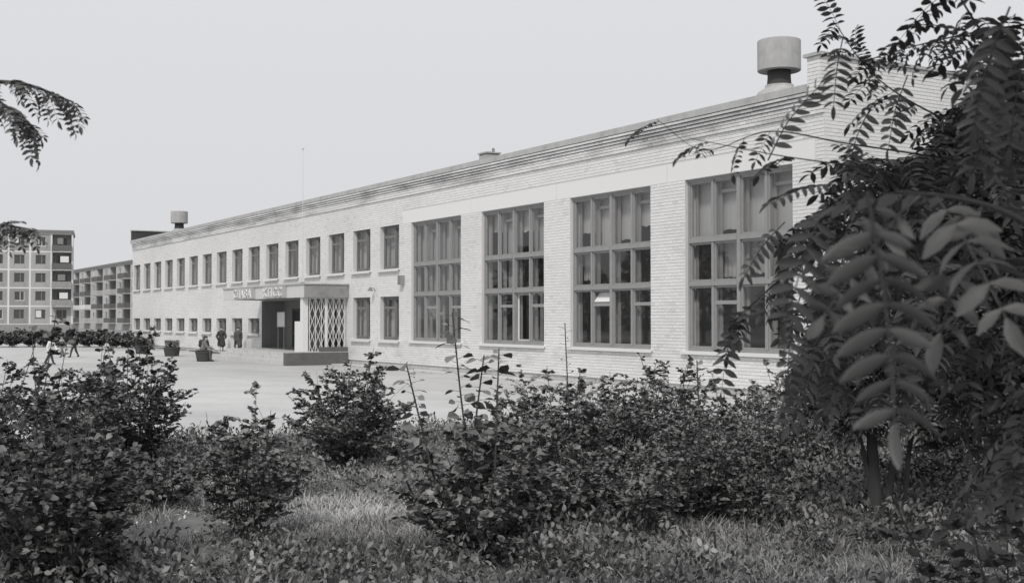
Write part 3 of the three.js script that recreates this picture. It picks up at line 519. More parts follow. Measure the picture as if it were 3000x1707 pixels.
// a shrub: many stems from one root, side twigs, leaves along them
function shrub(name, label, base, o) {
  const r = rngOf(o.seed), g = thing(name, label, 'shrub', [base.x, base.y ?? GROUND, base.z], 0, o.group), stems = [], spots = [], rr = (a, b) => a + (b - a) * r();
  const addLeaf = (p, dir, size) => { const d = dir.clone().add(V(rr(-0.7, 0.7), rr(-0.55, 0.35), rr(-0.7, 0.7))).normalize(), up = V(rr(-1.1, 1.1), 1, rr(-1.1, 1.1)); spots.push({ m: basis(d, up, size * rr(0.45, 1.5), p), c: Math.max(0.3, rr(0.45, 1.35) + (r() < 0.05 ? rr(0.3, 0.9) : 0)) }); };
  const run = (pts, rad, nLeaf, from, size, radial = 5) => {
    stems.push(tubeOf(pts, [rad, rad * 0.45], radial, 6)); const c = new THREE.CatmullRomCurve3(pts);
    for (let i = 0; i < nLeaf; i++) { const t = from + (1 - from) * (i + r()) / nLeaf, p = c.getPoint(t), d = c.getTangent(t), a = r() * 6.283; addLeaf(p, d.multiplyScalar(0.5).add(V(Math.cos(a), rr(-0.1, 0.5), Math.sin(a))), size); }
  };
  for (let i = 0; i < o.stems; i++) {
    const a = (i + r()) / o.stems * 6.283, s = Math.pow(r(), 0.55), spire = i % 4 === 0, hgt = o.h * Math.sqrt(1 - 0.72 * s * s) * (spire ? rr(1.05, 1.24) : rr(0.72, 1.02)), lean = 0.35 + 0.65 * s;
    const tip = V(Math.cos(a) * o.rx * s, hgt, Math.sin(a) * o.rz * s), b0 = V(Math.cos(a) * 0.1 * lean, 0, Math.sin(a) * 0.1 * lean), mid = b0.clone().lerp(tip, 0.5).add(V(rr(-0.06, 0.06), o.h * 0.09, rr(-0.06, 0.06)));
    run([b0, mid, tip], rr(0.005, 0.009), o.leaves * 0.35 | 0, 0.3, o.size);
    const curve = new THREE.CatmullRomCurve3([b0, mid, tip]);
    for (let k = 0; k < o.twigs; k++) {
      const t = rr(o.bare ?? 0.12, 0.97), p = curve.getPoint(t), b = a + rr(-2.2, 2.2), len = rr(0.12, 0.36) * o.h * 0.75 * (1.15 - 0.5 * t) * (spire && t > 0.7 ? 0.4 : 1), q = p.clone().add(V(Math.cos(b) * len, rr(0.05, 0.75) * len, Math.sin(b) * len));
      run([p, p.clone().lerp(q, 0.55).add(V(0, rr(-0.02, 0.04), 0)), q], 0.003, o.leaves, 0.1, o.size, 4);
    }
  }
  for (let i = 0; i < 6; i++) { // bare and broken twigs
    const a = r() * 6.283, s = rr(0.3, 1.05), q = V(Math.cos(a) * o.rx * s, o.h * rr(0.4, 0.95), Math.sin(a) * o.rz * s), p = V(q.x * 0.25, q.y * 0.2, q.z * 0.25);
    run([p, p.clone().lerp(q, 0.6).add(V(rr(-0.15, 0.15), 0.12, rr(-0.15, 0.15))), q], 0.0045, (r() * 4) | 0, 0.5, o.size * 0.7, 4);
  }
  for (const sh of o.shoots ?? []) { // tall shoots standing clear of the bush
    const pts = sh.map((p) => V(p.x - base.x, p.y - (base.y ?? GROUND), p.z - base.z)), st = tubeOf(pts, [0.015, 0.006], 7, 16); stems.push(st);
    const c = new THREE.CatmullRomCurve3(pts), L = c.getLength(), n = (L / 0.032) | 0;
    for (let i = 0; i < n; i++) { const t = 0.15 + 0.85 * i / n, p = c.getPoint(t), a = i * 2.4 + rr(-0.4, 0.4), d = V(Math.cos(a), rr(0.05, 0.45), Math.sin(a)), q = p.clone().addScaledVector(d, rr(0.04, 0.08)); stems.push(tubeOf([p, p.clone().lerp(q, 0.5), q], [0.003, 0.002], 3, 2)); if (r() < 0.85) addLeaf(q, d.clone().multiplyScalar(1.4).add(V(0, -0.35, 0)), (o.shootLeaf ?? 0.085)); }
  }
  part('stems', stems, M.twig, g);
  leafCloud('foliage', o.leaf ?? broadLeaf, o.mat ?? LM.shrub, spots, g);
  return g;
}
{
  const S = (x, y) => { const p = onGround(x, y); p.y = GROUND; return p; };
  const row = (px, y, o, label, name = 'garden_shrub') => shrub(name, label, S(px, y), o);
  row(90, 1690, { seed: 21, h: 1.95, rx: 1.0, rz: 0.95, stems: 31, twigs: 12, leaves: 21, size: 0.0538, mat: LM.shrubDark }, 'big dark leafy shrub with open twiggy top beside a slightly smaller rounded one');
  row(-60, 1500, { seed: 22, h: 1.95, rx: 1.0, rz: 0.95, stems: 28, twigs: 12, leaves: 21, size: 0.0538, mat: LM.shrubDark }, 'dark shrub standing behind the big open topped one');
  row(395, 1395, { seed: 23, h: 1.8, rx: 1.05, rz: 0.95, stems: 35, twigs: 13, leaves: 21, size: 0.0538, mat: LM.shrubDark }, 'dense dark rounded shrub with pointed shoots before the pale square');
  row(250, 1440, { seed: 24, h: 1.7, rx: 0.85, rz: 0.8, stems: 26, twigs: 12, leaves: 21, size: 0.0538 }, 'loose shrub filling the gap between two dark shrubs');
  row(720, 1590, { seed: 25, h: 1.42, rx: 0.52, rz: 0.52, stems: 19, twigs: 13, leaves: 21, size: 0.0504 }, 'upright narrow shrub with two leafy lobes standing alone on dry grass');
  row(1025, 1385, { seed: 26, h: 1.66, rx: 1.05, rz: 1.0, stems: 36, twigs: 14, leaves: 25, size: 0.0504 }, 'even round shrub in front of the porch side');
  row(1185, 1400, { seed: 27, h: 0.75, rx: 0.5, rz: 0.5, stems: 10, twigs: 9, leaves: 21, size: 0.0538, mat: LM.shrubPale }, 'low pale bush at the foot of the even round shrub');
  const D = 10.9, P = (x, y, d = D) => at(x, y, d);
  row(1430, 1665, { seed: 28, h: 1.3, rx: 0.9, rz: 0.8, stems: 23, twigs: 10, leaves: 21, size: 0.0638, shootLeaf: 0.11, shoots: [
    [P(1395, 1640), P(1290, 1450), P(1235, 1250), P(1190, 1065)], [P(1420, 1640), P(1385, 1400), P(1355, 1200), P(1325, 915)], [P(1430, 1640), P(1380, 1400), P(1392, 1250), P(1418, 1040)], [P(1450, 1640), P(1450, 1400), P(1462, 1020)], [P(1380, 1640), P(1200, 1430), P(1165, 1280)]] }, 'spreading bush with tall bare shoots carrying single leaves');
  row(1665, 1460, { seed: 29, h: 1.55, rx: 0.85, rz: 0.8, stems: 21, twigs: 13, leaves: 21, size: 0.0538, shoots: [[S(1660, 1460), at(1668, 1300, 15.1), at(1655, 945, 15.1)]], shootLeaf: 0.03 }, 'broad shrub with one long bare whip above its leaves');
  row(1560, 1330, { seed: 30, h: 1.45, rx: 0.9, rz: 0.8, stems: 19, twigs: 12, leaves: 18, size: 0.0538, mat: LM.shrubPale }, 'pale loose shrub close to the brick wall behind the broad one');
  row(1830, 1400, { seed: 31, h: 1.5, rx: 0.95, rz: 0.85, stems: 23, twigs: 13, leaves: 21, size: 0.0512 }, 'wide shrub below the tall window with the open vent');
  row(2045, 1555, { seed: 32, h: 1.5, rx: 0.7, rz: 0.65, stems: 21, twigs: 13, leaves: 21, size: 0.0462, shoots: [[S(2045, 1555), at(2050, 1300, 12.8), at(2042, 1055, 12.8)]], shootLeaf: 0.07 }, 'shrub with one leafy pointed top beside the iron stake');
  row(2230, 1450, { seed: 33, h: 1.25, rx: 0.85, rz: 0.8, stems: 21, twigs: 12, leaves: 21, size: 0.0462, mat: LM.shrubPale }, 'paler shrub before the brick wall at the foot of the locust tree');
  row(2390, 1390, { seed: 34, h: 1.35, rx: 0.8, rz: 0.8, stems: 19, twigs: 12, leaves: 21, size: 0.0462 }, 'shrub half hidden under the hanging locust leaves');
  row(1880, 1590, { seed: 35, h: 0.95, rx: 0.6, rz: 0.6, stems: 14, twigs: 10, leaves: 21, size: 0.0504 }, 'low bush between the spreading bush and the iron stake');
  row(2720, 1480, { seed: 36, h: 1.1, rx: 0.9, rz: 0.8, stems: 16, twigs: 10, leaves: 18, size: 0.0504, mat: LM.shrubDark }, 'dark undergrowth bush behind the locust trunk');
  row(1500, 1430, { seed: 38, h: 1.15, rx: 0.75, rz: 0.7, stems: 18, twigs: 11, leaves: 20, size: 0.0538 }, 'middling shrub between the tall shoots and the broad shrub');
  row(2160, 1390, { seed: 39, h: 1.3, rx: 0.9, rz: 0.8, stems: 19, twigs: 12, leaves: 20, size: 0.0487 }, 'shrub under the corner window of the tall bays');
  row(1960, 1340, { seed: 41, h: 1.6, rx: 0.95, rz: 0.8, stems: 21, twigs: 12, leaves: 17, size: 0.0554 }, 'tall shrub before the pier between the two last tall bays');
  row(2310, 1320, { seed: 42, h: 1.5, rx: 0.9, rz: 0.8, stems: 19, twigs: 12, leaves: 17, size: 0.0554, mat: LM.shrubPale }, 'pale shrub touching the hanging leaves at the building corner');
  row(1650, 1580, { seed: 43, h: 0.95, rx: 0.7, rz: 0.6, stems: 18, twigs: 11, leaves: 16, size: 0.0588 }, 'low dark bush filling the thicket beside the spreading bush');
  row(2250, 1570, { seed: 44, h: 0.85, rx: 0.7, rz: 0.6, stems: 16, twigs: 10, leaves: 14, size: 0.0504, mat: LM.shrubDark }, 'low bush between the iron stake and the locust trunks');
  row(180, 1790, { seed: 45, h: 1.45, rx: 0.9, rz: 0.8, stems: 30, twigs: 13, leaves: 16, size: 0.0588, mat: LM.shrubDark }, 'near black bush at the foot of the big open topped shrub');
  row(470, 1500, { seed: 46, h: 0.75, rx: 0.7, rz: 0.6, stems: 16, twigs: 10, leaves: 14, size: 0.0546, mat: LM.shrubDark }, 'low bush between the rounded shrub and the upright one');
  row(820, 1480, { seed: 47, h: 0.6, rx: 0.5, rz: 0.45, stems: 12, twigs: 9, leaves: 13, size: 0.0504 }, 'small bush between the upright shrub and the even round one');
  { const p = at(3060, 932, 4.6); p.y = GROUND; shrub('garden_shrub', 'tall dark bush under the near locust branches', p, { seed: 48, h: 1.75, rx: 0.75, rz: 0.7, stems: 21, twigs: 12, leaves: 17, size: 0.0504, mat: LM.shrubDark }); }
  // planters on the square
  const planter = (px, py, label, o) => {
    const p = S(px, py), t = thing('planter', label, 'planter', [p.x, GROUND, p.z], 0, undefined);
    part('tub', metricUV(new THREE.LatheGeometry([[0, 0], [o.r * 0.8, 0], [o.r * 0.82, 0.06], [o.r * 0.95, 0.42], [o.r * 1.02, 0.45], [o.r * 1.02, 0.52], [o.r * 0.9, 0.52], [o.r * 0.88, 0.44], [0, 0.44]].map((q) => new THREE.Vector2(...q)), 28)), M.planter, t);
    if (o.plant) {
      const r = rngOf(o.seed), spots = []; for (let i = 0; i < 900; i++) { const a = r() * 6.283, y = r(), rad = o.r * (o.block ? 0.78 : 0.95 * Math.sqrt(1 - y * 0.85)) * Math.sqrt(r()); spots.push({ m: basis(V(Math.cos(a), r() - 0.3, Math.sin(a)).normalize(), V(r() - 0.5, 1, r() - 0.5), 0.11, V(Math.cos(a) * rad, 0.44 + y * o.plant, Math.sin(a) * rad)), c: 0.6 + r() * 0.6 }); }
      part('stems', Array.from({ length: 9 }, () => tubeOf([V((r() - 0.5) * 0.2, 0.42, (r() - 0.5) * 0.2), V((r() - 0.5) * 0.4, 0.42 + o.plant * 0.5, (r() - 0.5) * 0.4), V((r() - 0.5) * 0.5, 0.42 + o.plant * 0.9, (r() - 0.5) * 0.5)], [0.012, 0.006], 4, 4)), M.twig, t);
      leafCloud('foliage', narrowLeaf, LM.shrubDark, spots, t);
    }
  };
  planter(597, 1058, 'dark round concrete planter that two people sit on', { r: 0.45, plant: 0.12, seed: 2, block: 1 });
  planter(503, 1043, 'dark concrete planter with a dense upright plant on the square', { r: 0.5, plant: 0.5, seed: 3, block: 1 });
  planter(415, 1036, 'planter with a rounded bushy plant before the low windows', { r: 0.45, plant: 0.42, seed: 4 });
  // hedge of separate shrubs at the far edge of the square
  const hp = [[-10, 1016, 1.75], [40, 1017, 1.65], [85, 1015, 1.8], [130, 1016, 1.5], [175, 1016, 1.55], [215, 1015, 1.6], [255, 1016, 1.45], [295, 1015, 1.6], [335, 1018, 1.5], [372, 1018, 1.4], [405, 1020, 1.1]];
  hp.forEach(([x, y, h], i) => shrub('hedge_shrub', 'far dark hedge shrub along the edge of the square', S(x, y), { seed: 60 + i, h: h * 0.8, rx: 1.35, rz: 1.2, stems: 20, twigs: 8, leaves: 11, size: 0.2, mat: LM.far, group: 'hedge shrubs along the far edge of the square' }));
  // iron stake
  const st = S(2097, 1712), sg = thing('iron_stake', 'thin dark iron stake standing upright in the weeds', 'stake', [st.x, GROUND, st.z]);
  part('rod', tubeOf([V(0, -0.02, 0), V(0.004, 0.25, 0), V(-0.01, 0.44, 0.004)], [0.011, 0.01], 8, 8), M.dark, sg); part('cap', new THREE.SphereGeometry(0.013, 8, 6).translate(-0.01, 0.44, 0.004), M.dark, sg);
}
// ------------------------------------------------------------------ locust trees (feathered leaves)
const leafletG = ovalLeaf(0.052, 0.0165, 0.55, 0.16, 8), leafletLow = ovalLeaf(0.056, 0.024, 0.4, 0.18, 3);
function leafFrame(L, pairs) { // where the leaflets of one compound leaf sit: stalk along +x, drooping
  const stalk = (t) => V(L * t, -0.32 * L * t * t, 0), out = [];
  for (let i = 0; i < pairs; i++) { const t = 0.2 + 0.75 * i / (pairs - 1); for (const s of [-1, 1]) out.push({ p: stalk(t), d: V(0.3, -0.28, s * 0.95).normalize(), k: 1 - 0.35 * Math.abs(t - 0.5) }); }
  out.push({ p: stalk(1), d: V(0.8, -0.6, 0).normalize(), k: 0.95 }); return { stalk, out };
}
function compoundGeo(L, pairs, tilt) {
  const { stalk, out } = leafFrame(L, pairs), gs = [tubeOf([stalk(0), stalk(0.5), stalk(1)], [0.0016, 0.0008], 3, 5)];
  out.forEach((q, i) => gs.push(leafletLow.clone().applyMatrix4(basis(q.d, V(tilt * Math.sin(i * 7.1), 1, tilt * Math.cos(i * 5.3)), q.k * (0.85 + 0.25 * Math.abs(Math.sin(i * 3.7))), q.p))));
  return mergeGeometries(gs.map((g) => { const h = g.index ? g.toNonIndexed() : g; h.deleteAttribute('uv'); return h; }));
}
const COMPOUND = [compoundGeo(0.22, 6, 0.5), compoundGeo(0.26, 7, 0.7), compoundGeo(0.18, 5, 0.4)];
const stalkG = (() => { const { stalk } = leafFrame(0.22, 8); return tubeOf([stalk(0), stalk(0.5), stalk(1)], [0.0022, 0.001], 5, 10); })();
const rl = rngOf(404);
const rnd = (a, b) => a + (b - a) * rl();
function singleLeaf(tree, pos, dir, up, scale) { // a leaf near enough to tell its leaflets apart
  const g = sub('leaf', tree), inv = tree.position; basis(dir, up, scale, pos.clone().sub(inv)).decompose(g.position, g.quaternion, g.scale);
  part('stalk', stalkG, M.twig, g);
  for (const [i, q] of leafFrame(0.22, 8).out.entries()) { const m = part('leaflet', leafletG, LM.locustNear, g); basis(q.d, V(rnd(-0.5, 0.5), 1, rnd(-0.5, 0.5)), q.k * rnd(0.85, 1.2), q.p).decompose(m.position, m.quaternion, m.scale); }
}
function cloudOf(tree, spots, material) { COMPOUND.forEach((g, i) => { const s = spots.filter((_, k) => k % 3 === i); if (s.length) leafCloud('foliage', g, material, s, tree); }); }
function branchLeaves(tree, pts, o) { // leaves set alternately along a branch
  const c = new THREE.CatmullRomCurve3(pts), L = c.getLength(), n = Math.max(2, (L * (1 - o.from) / o.gap) | 0), spots = o.spots;
  for (let i = 0; i < n; i++) {
    const t = o.from + (1 - o.from) * (i + rl()) / n, p = c.getPoint(t), d = c.getTangent(t), side = new THREE.Vector3().crossVectors(d, V(0, 1, 0)).normalize().multiplyScalar(i & 1 ? 1 : -1);
    const dir = d.clone().multiplyScalar(0.5).add(side.multiplyScalar(rnd(0.4, 1))).add(V(rnd(-0.3, 0.3), rnd(-0.75, 0.35), rnd(-0.3, 0.3))).normalize();
    spots.push({ m: basis(dir, V(rnd(-0.6, 0.6), 1, rnd(-0.6, 0.6)), rnd(0.7, 1.15) * (o.scale ?? 1), p.sub(tree.position)), c: rnd(0.6, 1.45) });
  }
}
{ // near locust: trunk just outside the frame, branches reaching across it
  const foot = at(3420, 932, 2.9); foot.y = GROUND;
  const tree = thing('locust_tree', 'locust tree whose near drooping branches with feathered leaves cross in front of the wall', 'tree', [foot.x, foot.y, foot.z], 0, undefined);
  const loc = (p) => p.clone().sub(tree.position), trunk = [V(0, -0.1, 0), V(0.05, 1.1, 0.02), V(-0.02, 2.2, 0.05), V(0.15, 3.8, 0.1), V(0.4, 5.4, 0.4)];
  part('trunk', tubeOf(trunk, [0.1, 0.085, 0.07, 0.05, 0.025], 12, 28), M.bark, tree);
  const T = (h) => V(foot.x + 0.03, GROUND + h, foot.z + 0.02), spots = [];
  const B = [
    { pts: [T(2.5), at(2950, 610, 3.2), at(2600, 505, 3.4), at(2280, 455, 3.4), at(2020, 405, 3.5)], gap: 0.2, from: 0.5, r: 0.0035, scale: 0.75 },
    { pts: [T(2.6), at(2900, 480, 4.0), at(2480, 420, 4.0), at(2250, 385, 4.0), at(2060, 440, 4.0), at(1925, 350, 4.0)], gap: 0.24, from: 0.5, r: 0.0035, scale: 0.6 },
    { pts: [T(2.2), at(2980, 640, 1.9), at(2800, 580, 1.7), at(2620, 560, 1.6)], gap: 0.2, from: 0.45, r: 0.006 },
    { pts: [T(2.5), at(2900, 560, 4.4), at(2550, 590, 4.6), at(2350, 760, 4.6), at(2150, 940, 4.6)], gap: 0.075, from: 0.4, r: 0.009 },
    { pts: [T(3.1), at(3050, 330, 3.9), at(2900, 130, 3.8), at(2780, -60, 3.8)], gap: 0.056, from: 0.3, r: 0.008, scale: 0.9 },
    { pts: [T(2.9), at(3000, 420, 4.6), at(2750, 340, 4.8), at(2560, 220, 4.9), at(2440, 60, 4.9)], gap: 0.085, from: 0.35, r: 0.006, scale: 0.8 },
    { pts: [T(2.4), at(2950, 480, 5.5), at(2700, 470, 5.7), at(2500, 560, 5.8), at(2380, 640, 5.8)], gap: 0.034, from: 0.3, r: 0.01 },
    { pts: [T(2.2), at(2950, 760, 4.9), at(2650, 800, 5.0), at(2480, 930, 5.0), at(2420, 1090, 5.0)], gap: 0.048, from: 0.3, r: 0.01 },
    { pts: [T(1.9), at(2980, 960, 4.4), at(2750, 1010, 4.4), at(2560, 1150, 4.4)], gap: 0.036, from: 0.3, r: 0.008 },
    { pts: [T(2.3), at(2950, 620, 5.2), at(2700, 640, 5.4), at(2520, 780, 5.4), at(2400, 900, 5.4)], gap: 0.031, from: 0.3, r: 0.01 },
    { pts: [T(2.5), at(2950, 520, 4.0), at(2680, 560, 4.1), at(2460, 700, 4.1), at(2420, 900, 4.1), at(2380, 1090, 4.1)], gap: 0.045, from: 0.35, r: 0.009 },
    { pts: [T(2.3), at(2980, 640, 4.6), at(2650, 680, 4.6), at(2500, 860, 4.6), at(2460, 1100, 4.6)], gap: 0.045, from: 0.3, r: 0.009 },
    { pts: [T(2.6), at(2980, 500, 4.4), at(2800, 450, 4.5), at(2620, 480, 4.5), at(2480, 470, 4.5)], gap: 0.035, from: 0.25, r: 0.008 },
    { pts: [T(1.6), at(3060, 1150, 3.6), at(2980, 1230, 3.6), at(2930, 1380, 3.6)], gap: 0.05, from: 0.2, r: 0.006 },
    { pts: [T(3.0), at(3060, 220, 3.3), at(2960, 120, 3.3), at(2900, 260, 3.3), at(2880, 420, 3.3)], gap: 0.042, from: 0.25, r: 0.007 },
    { pts: [T(2.1), at(3050, 830, 3.2), at(2850, 780, 3.4), at(2700, 850, 3.4), at(2600, 960, 3.4)], gap: 0.05, from: 0.3, r: 0.008 },
    { pts: [T(3.0), at(3060, 300, 4.6), at(2900, 330, 4.7), at(2760, 430, 4.7), at(2660, 560, 4.7)], gap: 0.031, from: 0.25, r: 0.007 },
    { pts: [T(3.2), at(3060, 160, 4.8), at(2920, 230, 4.8), at(2790, 330, 4.8), at(2720, 450, 4.8)], gap: 0.039, from: 0.3, r: 0.007, scale: 0.85 },
    { pts: [T(3.3), at(3060, 60, 4.4), at(2880, 90, 4.4), at(2700, 130, 4.4), at(2560, 170, 4.4)], gap: 0.07, from: 0.3, r: 0.005, scale: 0.75 },
    { pts: [T(2.9), at(3030, 280, 3.6), at(2960, 330, 3.6), at(2900, 470, 3.6)], gap: 0.05, from: 0.3, r: 0.007 },
  ];
  for (const b of B) { part('branch', tubeOf(b.pts.map(loc), [b.r * 1.3, b.r * 0.7, b.r * 0.28], 7, 26), M.bark, tree); branchLeaves(tree, b.pts, { ...b, spots }); }
  { // the crown above, over and behind the camera: it shades the hanging branches
    const r = rngOf(808), rr = (a, b) => a + (b - a) * r(), twigs = [], hubs = [2.9, 3.5, 4.2, 4.9, 5.4].map((y) => V(0.1 + (y - 2.9) * 0.12, y, 0.05 + (y - 2.9) * 0.12));
    for (let i = 0; i < 230; i++) {
      const d = V(rr(-1, 1), rr(-1, 1), rr(-1, 1)); if (d.length() > 1) { i--; continue; }
      const c = V(0.9 + d.x * 3.3, 5.2 + d.y * 1.5, 0.9 + d.z * 3.3), hub = hubs[(r() * 5) | 0], mid = hub.clone().lerp(c, 0.55).add(V(0, 0.2, 0));
      twigs.push(tubeOf([hub, mid, c], [0.022, 0.004], 4, 6));
      for (let k = 0; k < 9; k++) { const a = r() * 6.283; spots.push({ m: basis(V(Math.cos(a), rr(-0.7, 0.4), Math.sin(a)).normalize(), V(rr(-0.6, 0.6), 1, rr(-0.6, 0.6)), rr(1.3, 2.0), c.clone().add(V(rr(-0.25, 0.25), rr(-0.2, 0.2), rr(-0.25, 0.25)))), c: rr(0.6, 1.4) }); }
    }
    part('twigs', twigs, M.bark, tree);
  }
  cloudOf(tree, spots, LM.locust);
  // the leaves nearest the lens, leaflet by leaflet
  const dirTo = (a, b) => b.clone().sub(a).normalize();
  const big = [[2540, 560, 2610, 880, 1.22], [2420, 590, 2330, 800, 2.1], [2380, 720, 2250, 830, 3.4], [2300, 650, 2170, 760, 3.7], [2450, 540, 2300, 530, 3.2], [2350, 850, 2280, 1040, 3.2], [2960, 20, 2870, 200, 2.6], [2900, 90, 2820, 260, 2.8], [3010, 120, 2960, 330, 2.6], [2930, 250, 2850, 420, 2.9], [2560, 300, 2480, 420, 3.8], [2660, 220, 2600, 350, 3.8], [2470, 110, 2430, 260, 3.8], [2250, 470, 2290, 360, 3.4]];
  for (const [x0, y0, x1, y1, D] of big) { const a = at(x0, y0, D), b = at(x1, y1, D - rnd(-0.06, 0.1)); singleLeaf(tree, a, dirTo(a, b), V(rnd(-0.3, 0.3), 1, 0).addScaledVector(FWD, -rnd(0.1, 0.7)), rnd(0.85, 1.15)); }
}
function crownTree(name, label, foot, o) { // trunk, limbs and leaf clumps held on twigs
  const r = rngOf(o.seed), rr = (a, b) => a + (b - a) * r(), tree = thing(name, label, 'tree', [foot.x, GROUND, foot.z], 0, o.group), spots = [], twigs = [];
  o.trunks.forEach((t, i) => part(i ? 'limb' : 'trunk', tubeOf(t.pts, t.rad, 10, 20), M.bark, tree));
  const hubs = o.trunks.flatMap((t) => { const c = new THREE.CatmullRomCurve3(t.pts); return [0.5, 0.65, 0.8, 0.95].map((k) => c.getPoint(k)); });
  for (const e of o.crown) for (let i = 0; i < e.n; i++) {
    const d = V(rr(-1, 1), rr(-1, 1), rr(-1, 1)); if (d.length() > 1) { i--; continue; } d.multiplyScalar(Math.pow(d.length(), -0.35));
    const c = V(e.c.x + d.x * e.r.x, e.c.y + d.y * e.r.y, e.c.z + d.z * e.r.z); if (c.y < 0.5) continue;
    const hub = hubs.reduce((a, b) => (a.distanceTo(c) < b.distanceTo(c) ? a : b)), mid = hub.clone().lerp(c, 0.55).add(V(0, rr(0, 0.15), 0));
    twigs.push(tubeOf([hub, mid, c], [0.011, 0.003], 4, 6));
    const n = rr(0.6, 1.4) * o.per | 0;
    for (let k = 0; k < n; k++) {
      const t = rr(0.45, 1), p = t < 0.75 ? mid.clone().lerp(c, t - 0.4) : c.clone(), a = r() * 6.283, dir = V(Math.cos(a), rr(-0.7, 0.5), Math.sin(a)).normalize(); p.add(V(rr(-0.1, 0.1), rr(-0.1, 0.1), rr(-0.1, 0.1)));
      spots.push({ m: basis(dir, V(rr(-0.6, 0.6), 1, rr(-0.6, 0.6)), rr(0.75, 1.25) * (o.scale ?? 1), p), c: rr(0.6, 1.35) + (r() < 0.05 ? 0.6 : 0) });
    }
  }
  part('twigs', twigs, M.bark, tree); cloudOf(tree, spots, o.mat ?? LM.locust); return tree;
}
{
  const f = onGround(2560, 1575); f.y = GROUND; const L = (x, y, D) => at(x, y, D).sub(V(f.x, GROUND, f.z)), D0 = 12.4;
  crownTree('locust_tree', 'dark dense locust tree with several thin trunks rising from the weeds', f, { seed: 91, per: 15, scale: 1.3,
    trunks: [{ pts: [V(0, -0.1, 0), L(2562, 1420, D0), L(2555, 1250, D0), L(2590, 900, D0)], rad: [0.085, 0.066, 0.05, 0.025] }, { pts: [L(2592, 1575, D0 + 0.1), L(2606, 1430, D0), L(2632, 1280, D0), L(2720, 900, D0)], rad: [0.045, 0.035, 0.022] }, { pts: [L(2640, 1560, D0), L(2655, 1420, D0), L(2675, 1260, D0), L(2830, 850, D0)], rad: [0.03, 0.026, 0.018] }, { pts: [L(2556, 1430, D0), L(2530, 1330, D0), L(2500, 1200, D0), L(2450, 900, D0)], rad: [0.03, 0.026, 0.015] }],
    crown: [{ c: L(2760, 880, 12.6), r: V(0.95, 1.25, 1.1), n: 190 }, { c: L(2560, 1080, 12.3), r: V(0.7, 0.62, 0.7), n: 90 }, { c: L(2900, 1150, 12.3), r: V(0.8, 0.5, 0.8), n: 80 }, { c: L(2900, 620, 12.8), r: V(0.8, 0.7, 0.8), n: 70 }] });
  const h = at(3130, 932, 6.2), L2 = (x, y, D) => at(x, y, D).sub(V(h.x, GROUND, h.z));
  crownTree('locust_tree', 'locust tree at the edge whose full crown hangs beside the end wall', h, { seed: 92, per: 10, scale: 1.0,
    trunks: [{ pts: [V(0, -0.1, 0), V(0.05, 1, 0), V(-0.05, 2, 0.05), V(0, 3.2, 0)], rad: [0.08, 0.06, 0.045, 0.025] }],
    crown: [{ c: L2(2900, 760, 6), r: V(0.34, 0.62, 0.45), n: 46 }, { c: L2(2960, 1120, 6), r: V(0.35, 0.42, 0.4), n: 34 }, { c: L2(2760, 620, 6.3), r: V(0.25, 0.26, 0.3), n: 16 }, { c: L2(2960, 480, 6.3), r: V(0.25, 0.3, 0.3), n: 14 }] });
  // locust outside the frame on the other side: only two drooping twigs show
  const k = at(-420, 932, 4.1); const t2 = thing('locust_tree', 'locust tree of which only two drooping twigs show against the sky', 'tree', [k.x, GROUND, k.z]);
  const loc = (p) => p.clone().sub(t2.position), spots = [], Tr = (y) => V(k.x, GROUND + y, k.z);
  part('trunk', tubeOf([V(0, -0.1, 0), V(0.03, 1.2, 0.02), V(-0.03, 2.4, 0), V(0, 3.6, 0)], [0.08, 0.06, 0.05, 0.025], 10, 20), M.bark, t2);
  for (const [pts, gap, from, sc] of [[[Tr(2.9), at(-150, 255, 4.1), at(60, 245, 4.1), at(215, 300, 4.1)], 0.022, 0.42, 0.5], [[Tr(2.6), at(-150, 330, 4.0), at(40, 320, 4.0), at(90, 370, 4.0)], 0.024, 0.5, 0.5], [[Tr(2.3), at(-150, 670, 4.2), at(0, 660, 4.2), at(80, 670, 4.2)], 0.022, 0.5, 0.48]]) { part('branch', tubeOf(pts.map(loc), [0.014, 0.008, 0.003], 6, 20), M.bark, t2); branchLeaves(t2, pts, { gap: gap * 0.75, from, scale: sc, spots }); }
  cloudOf(t2, spots, LM.locust);
  // row of trees across the square, outside the frame: the lower panes of the tall bays mirror them
  for (let i = 0; i < 9; i++) {
    const r = rngOf(300 + i), hh = 7.5 + 2.5 * r(), tr = thing('square_tree', 'leafy tree of the row facing the brick building across the square', 'tree', [-14 - i * 9 - 3 * r(), GROUND, 44 + 5 * r()], 0, 'row of trees across the square'), sp = [], limbs = [];
    part('trunk', tubeOf([V(0, -0.2, 0), V(0.1, hh * 0.35, 0), V(0, hh * 0.8, 0)], [0.2, 0.14, 0.04], 10, 12), M.bark, tr);
    for (let k = 0; k < 9; k++) { const a = k * 2.4, y = hh * (0.25 + 0.06 * k); limbs.push(tubeOf([V(0.05, y, 0), V(Math.cos(a) * hh * 0.15, y + hh * 0.12, Math.sin(a) * hh * 0.15), V(Math.cos(a) * hh * 0.26, y + hh * 0.17, Math.sin(a) * hh * 0.26)], [0.06, 0.02], 5, 6)); }
    part('limbs', limbs, M.bark, tr);
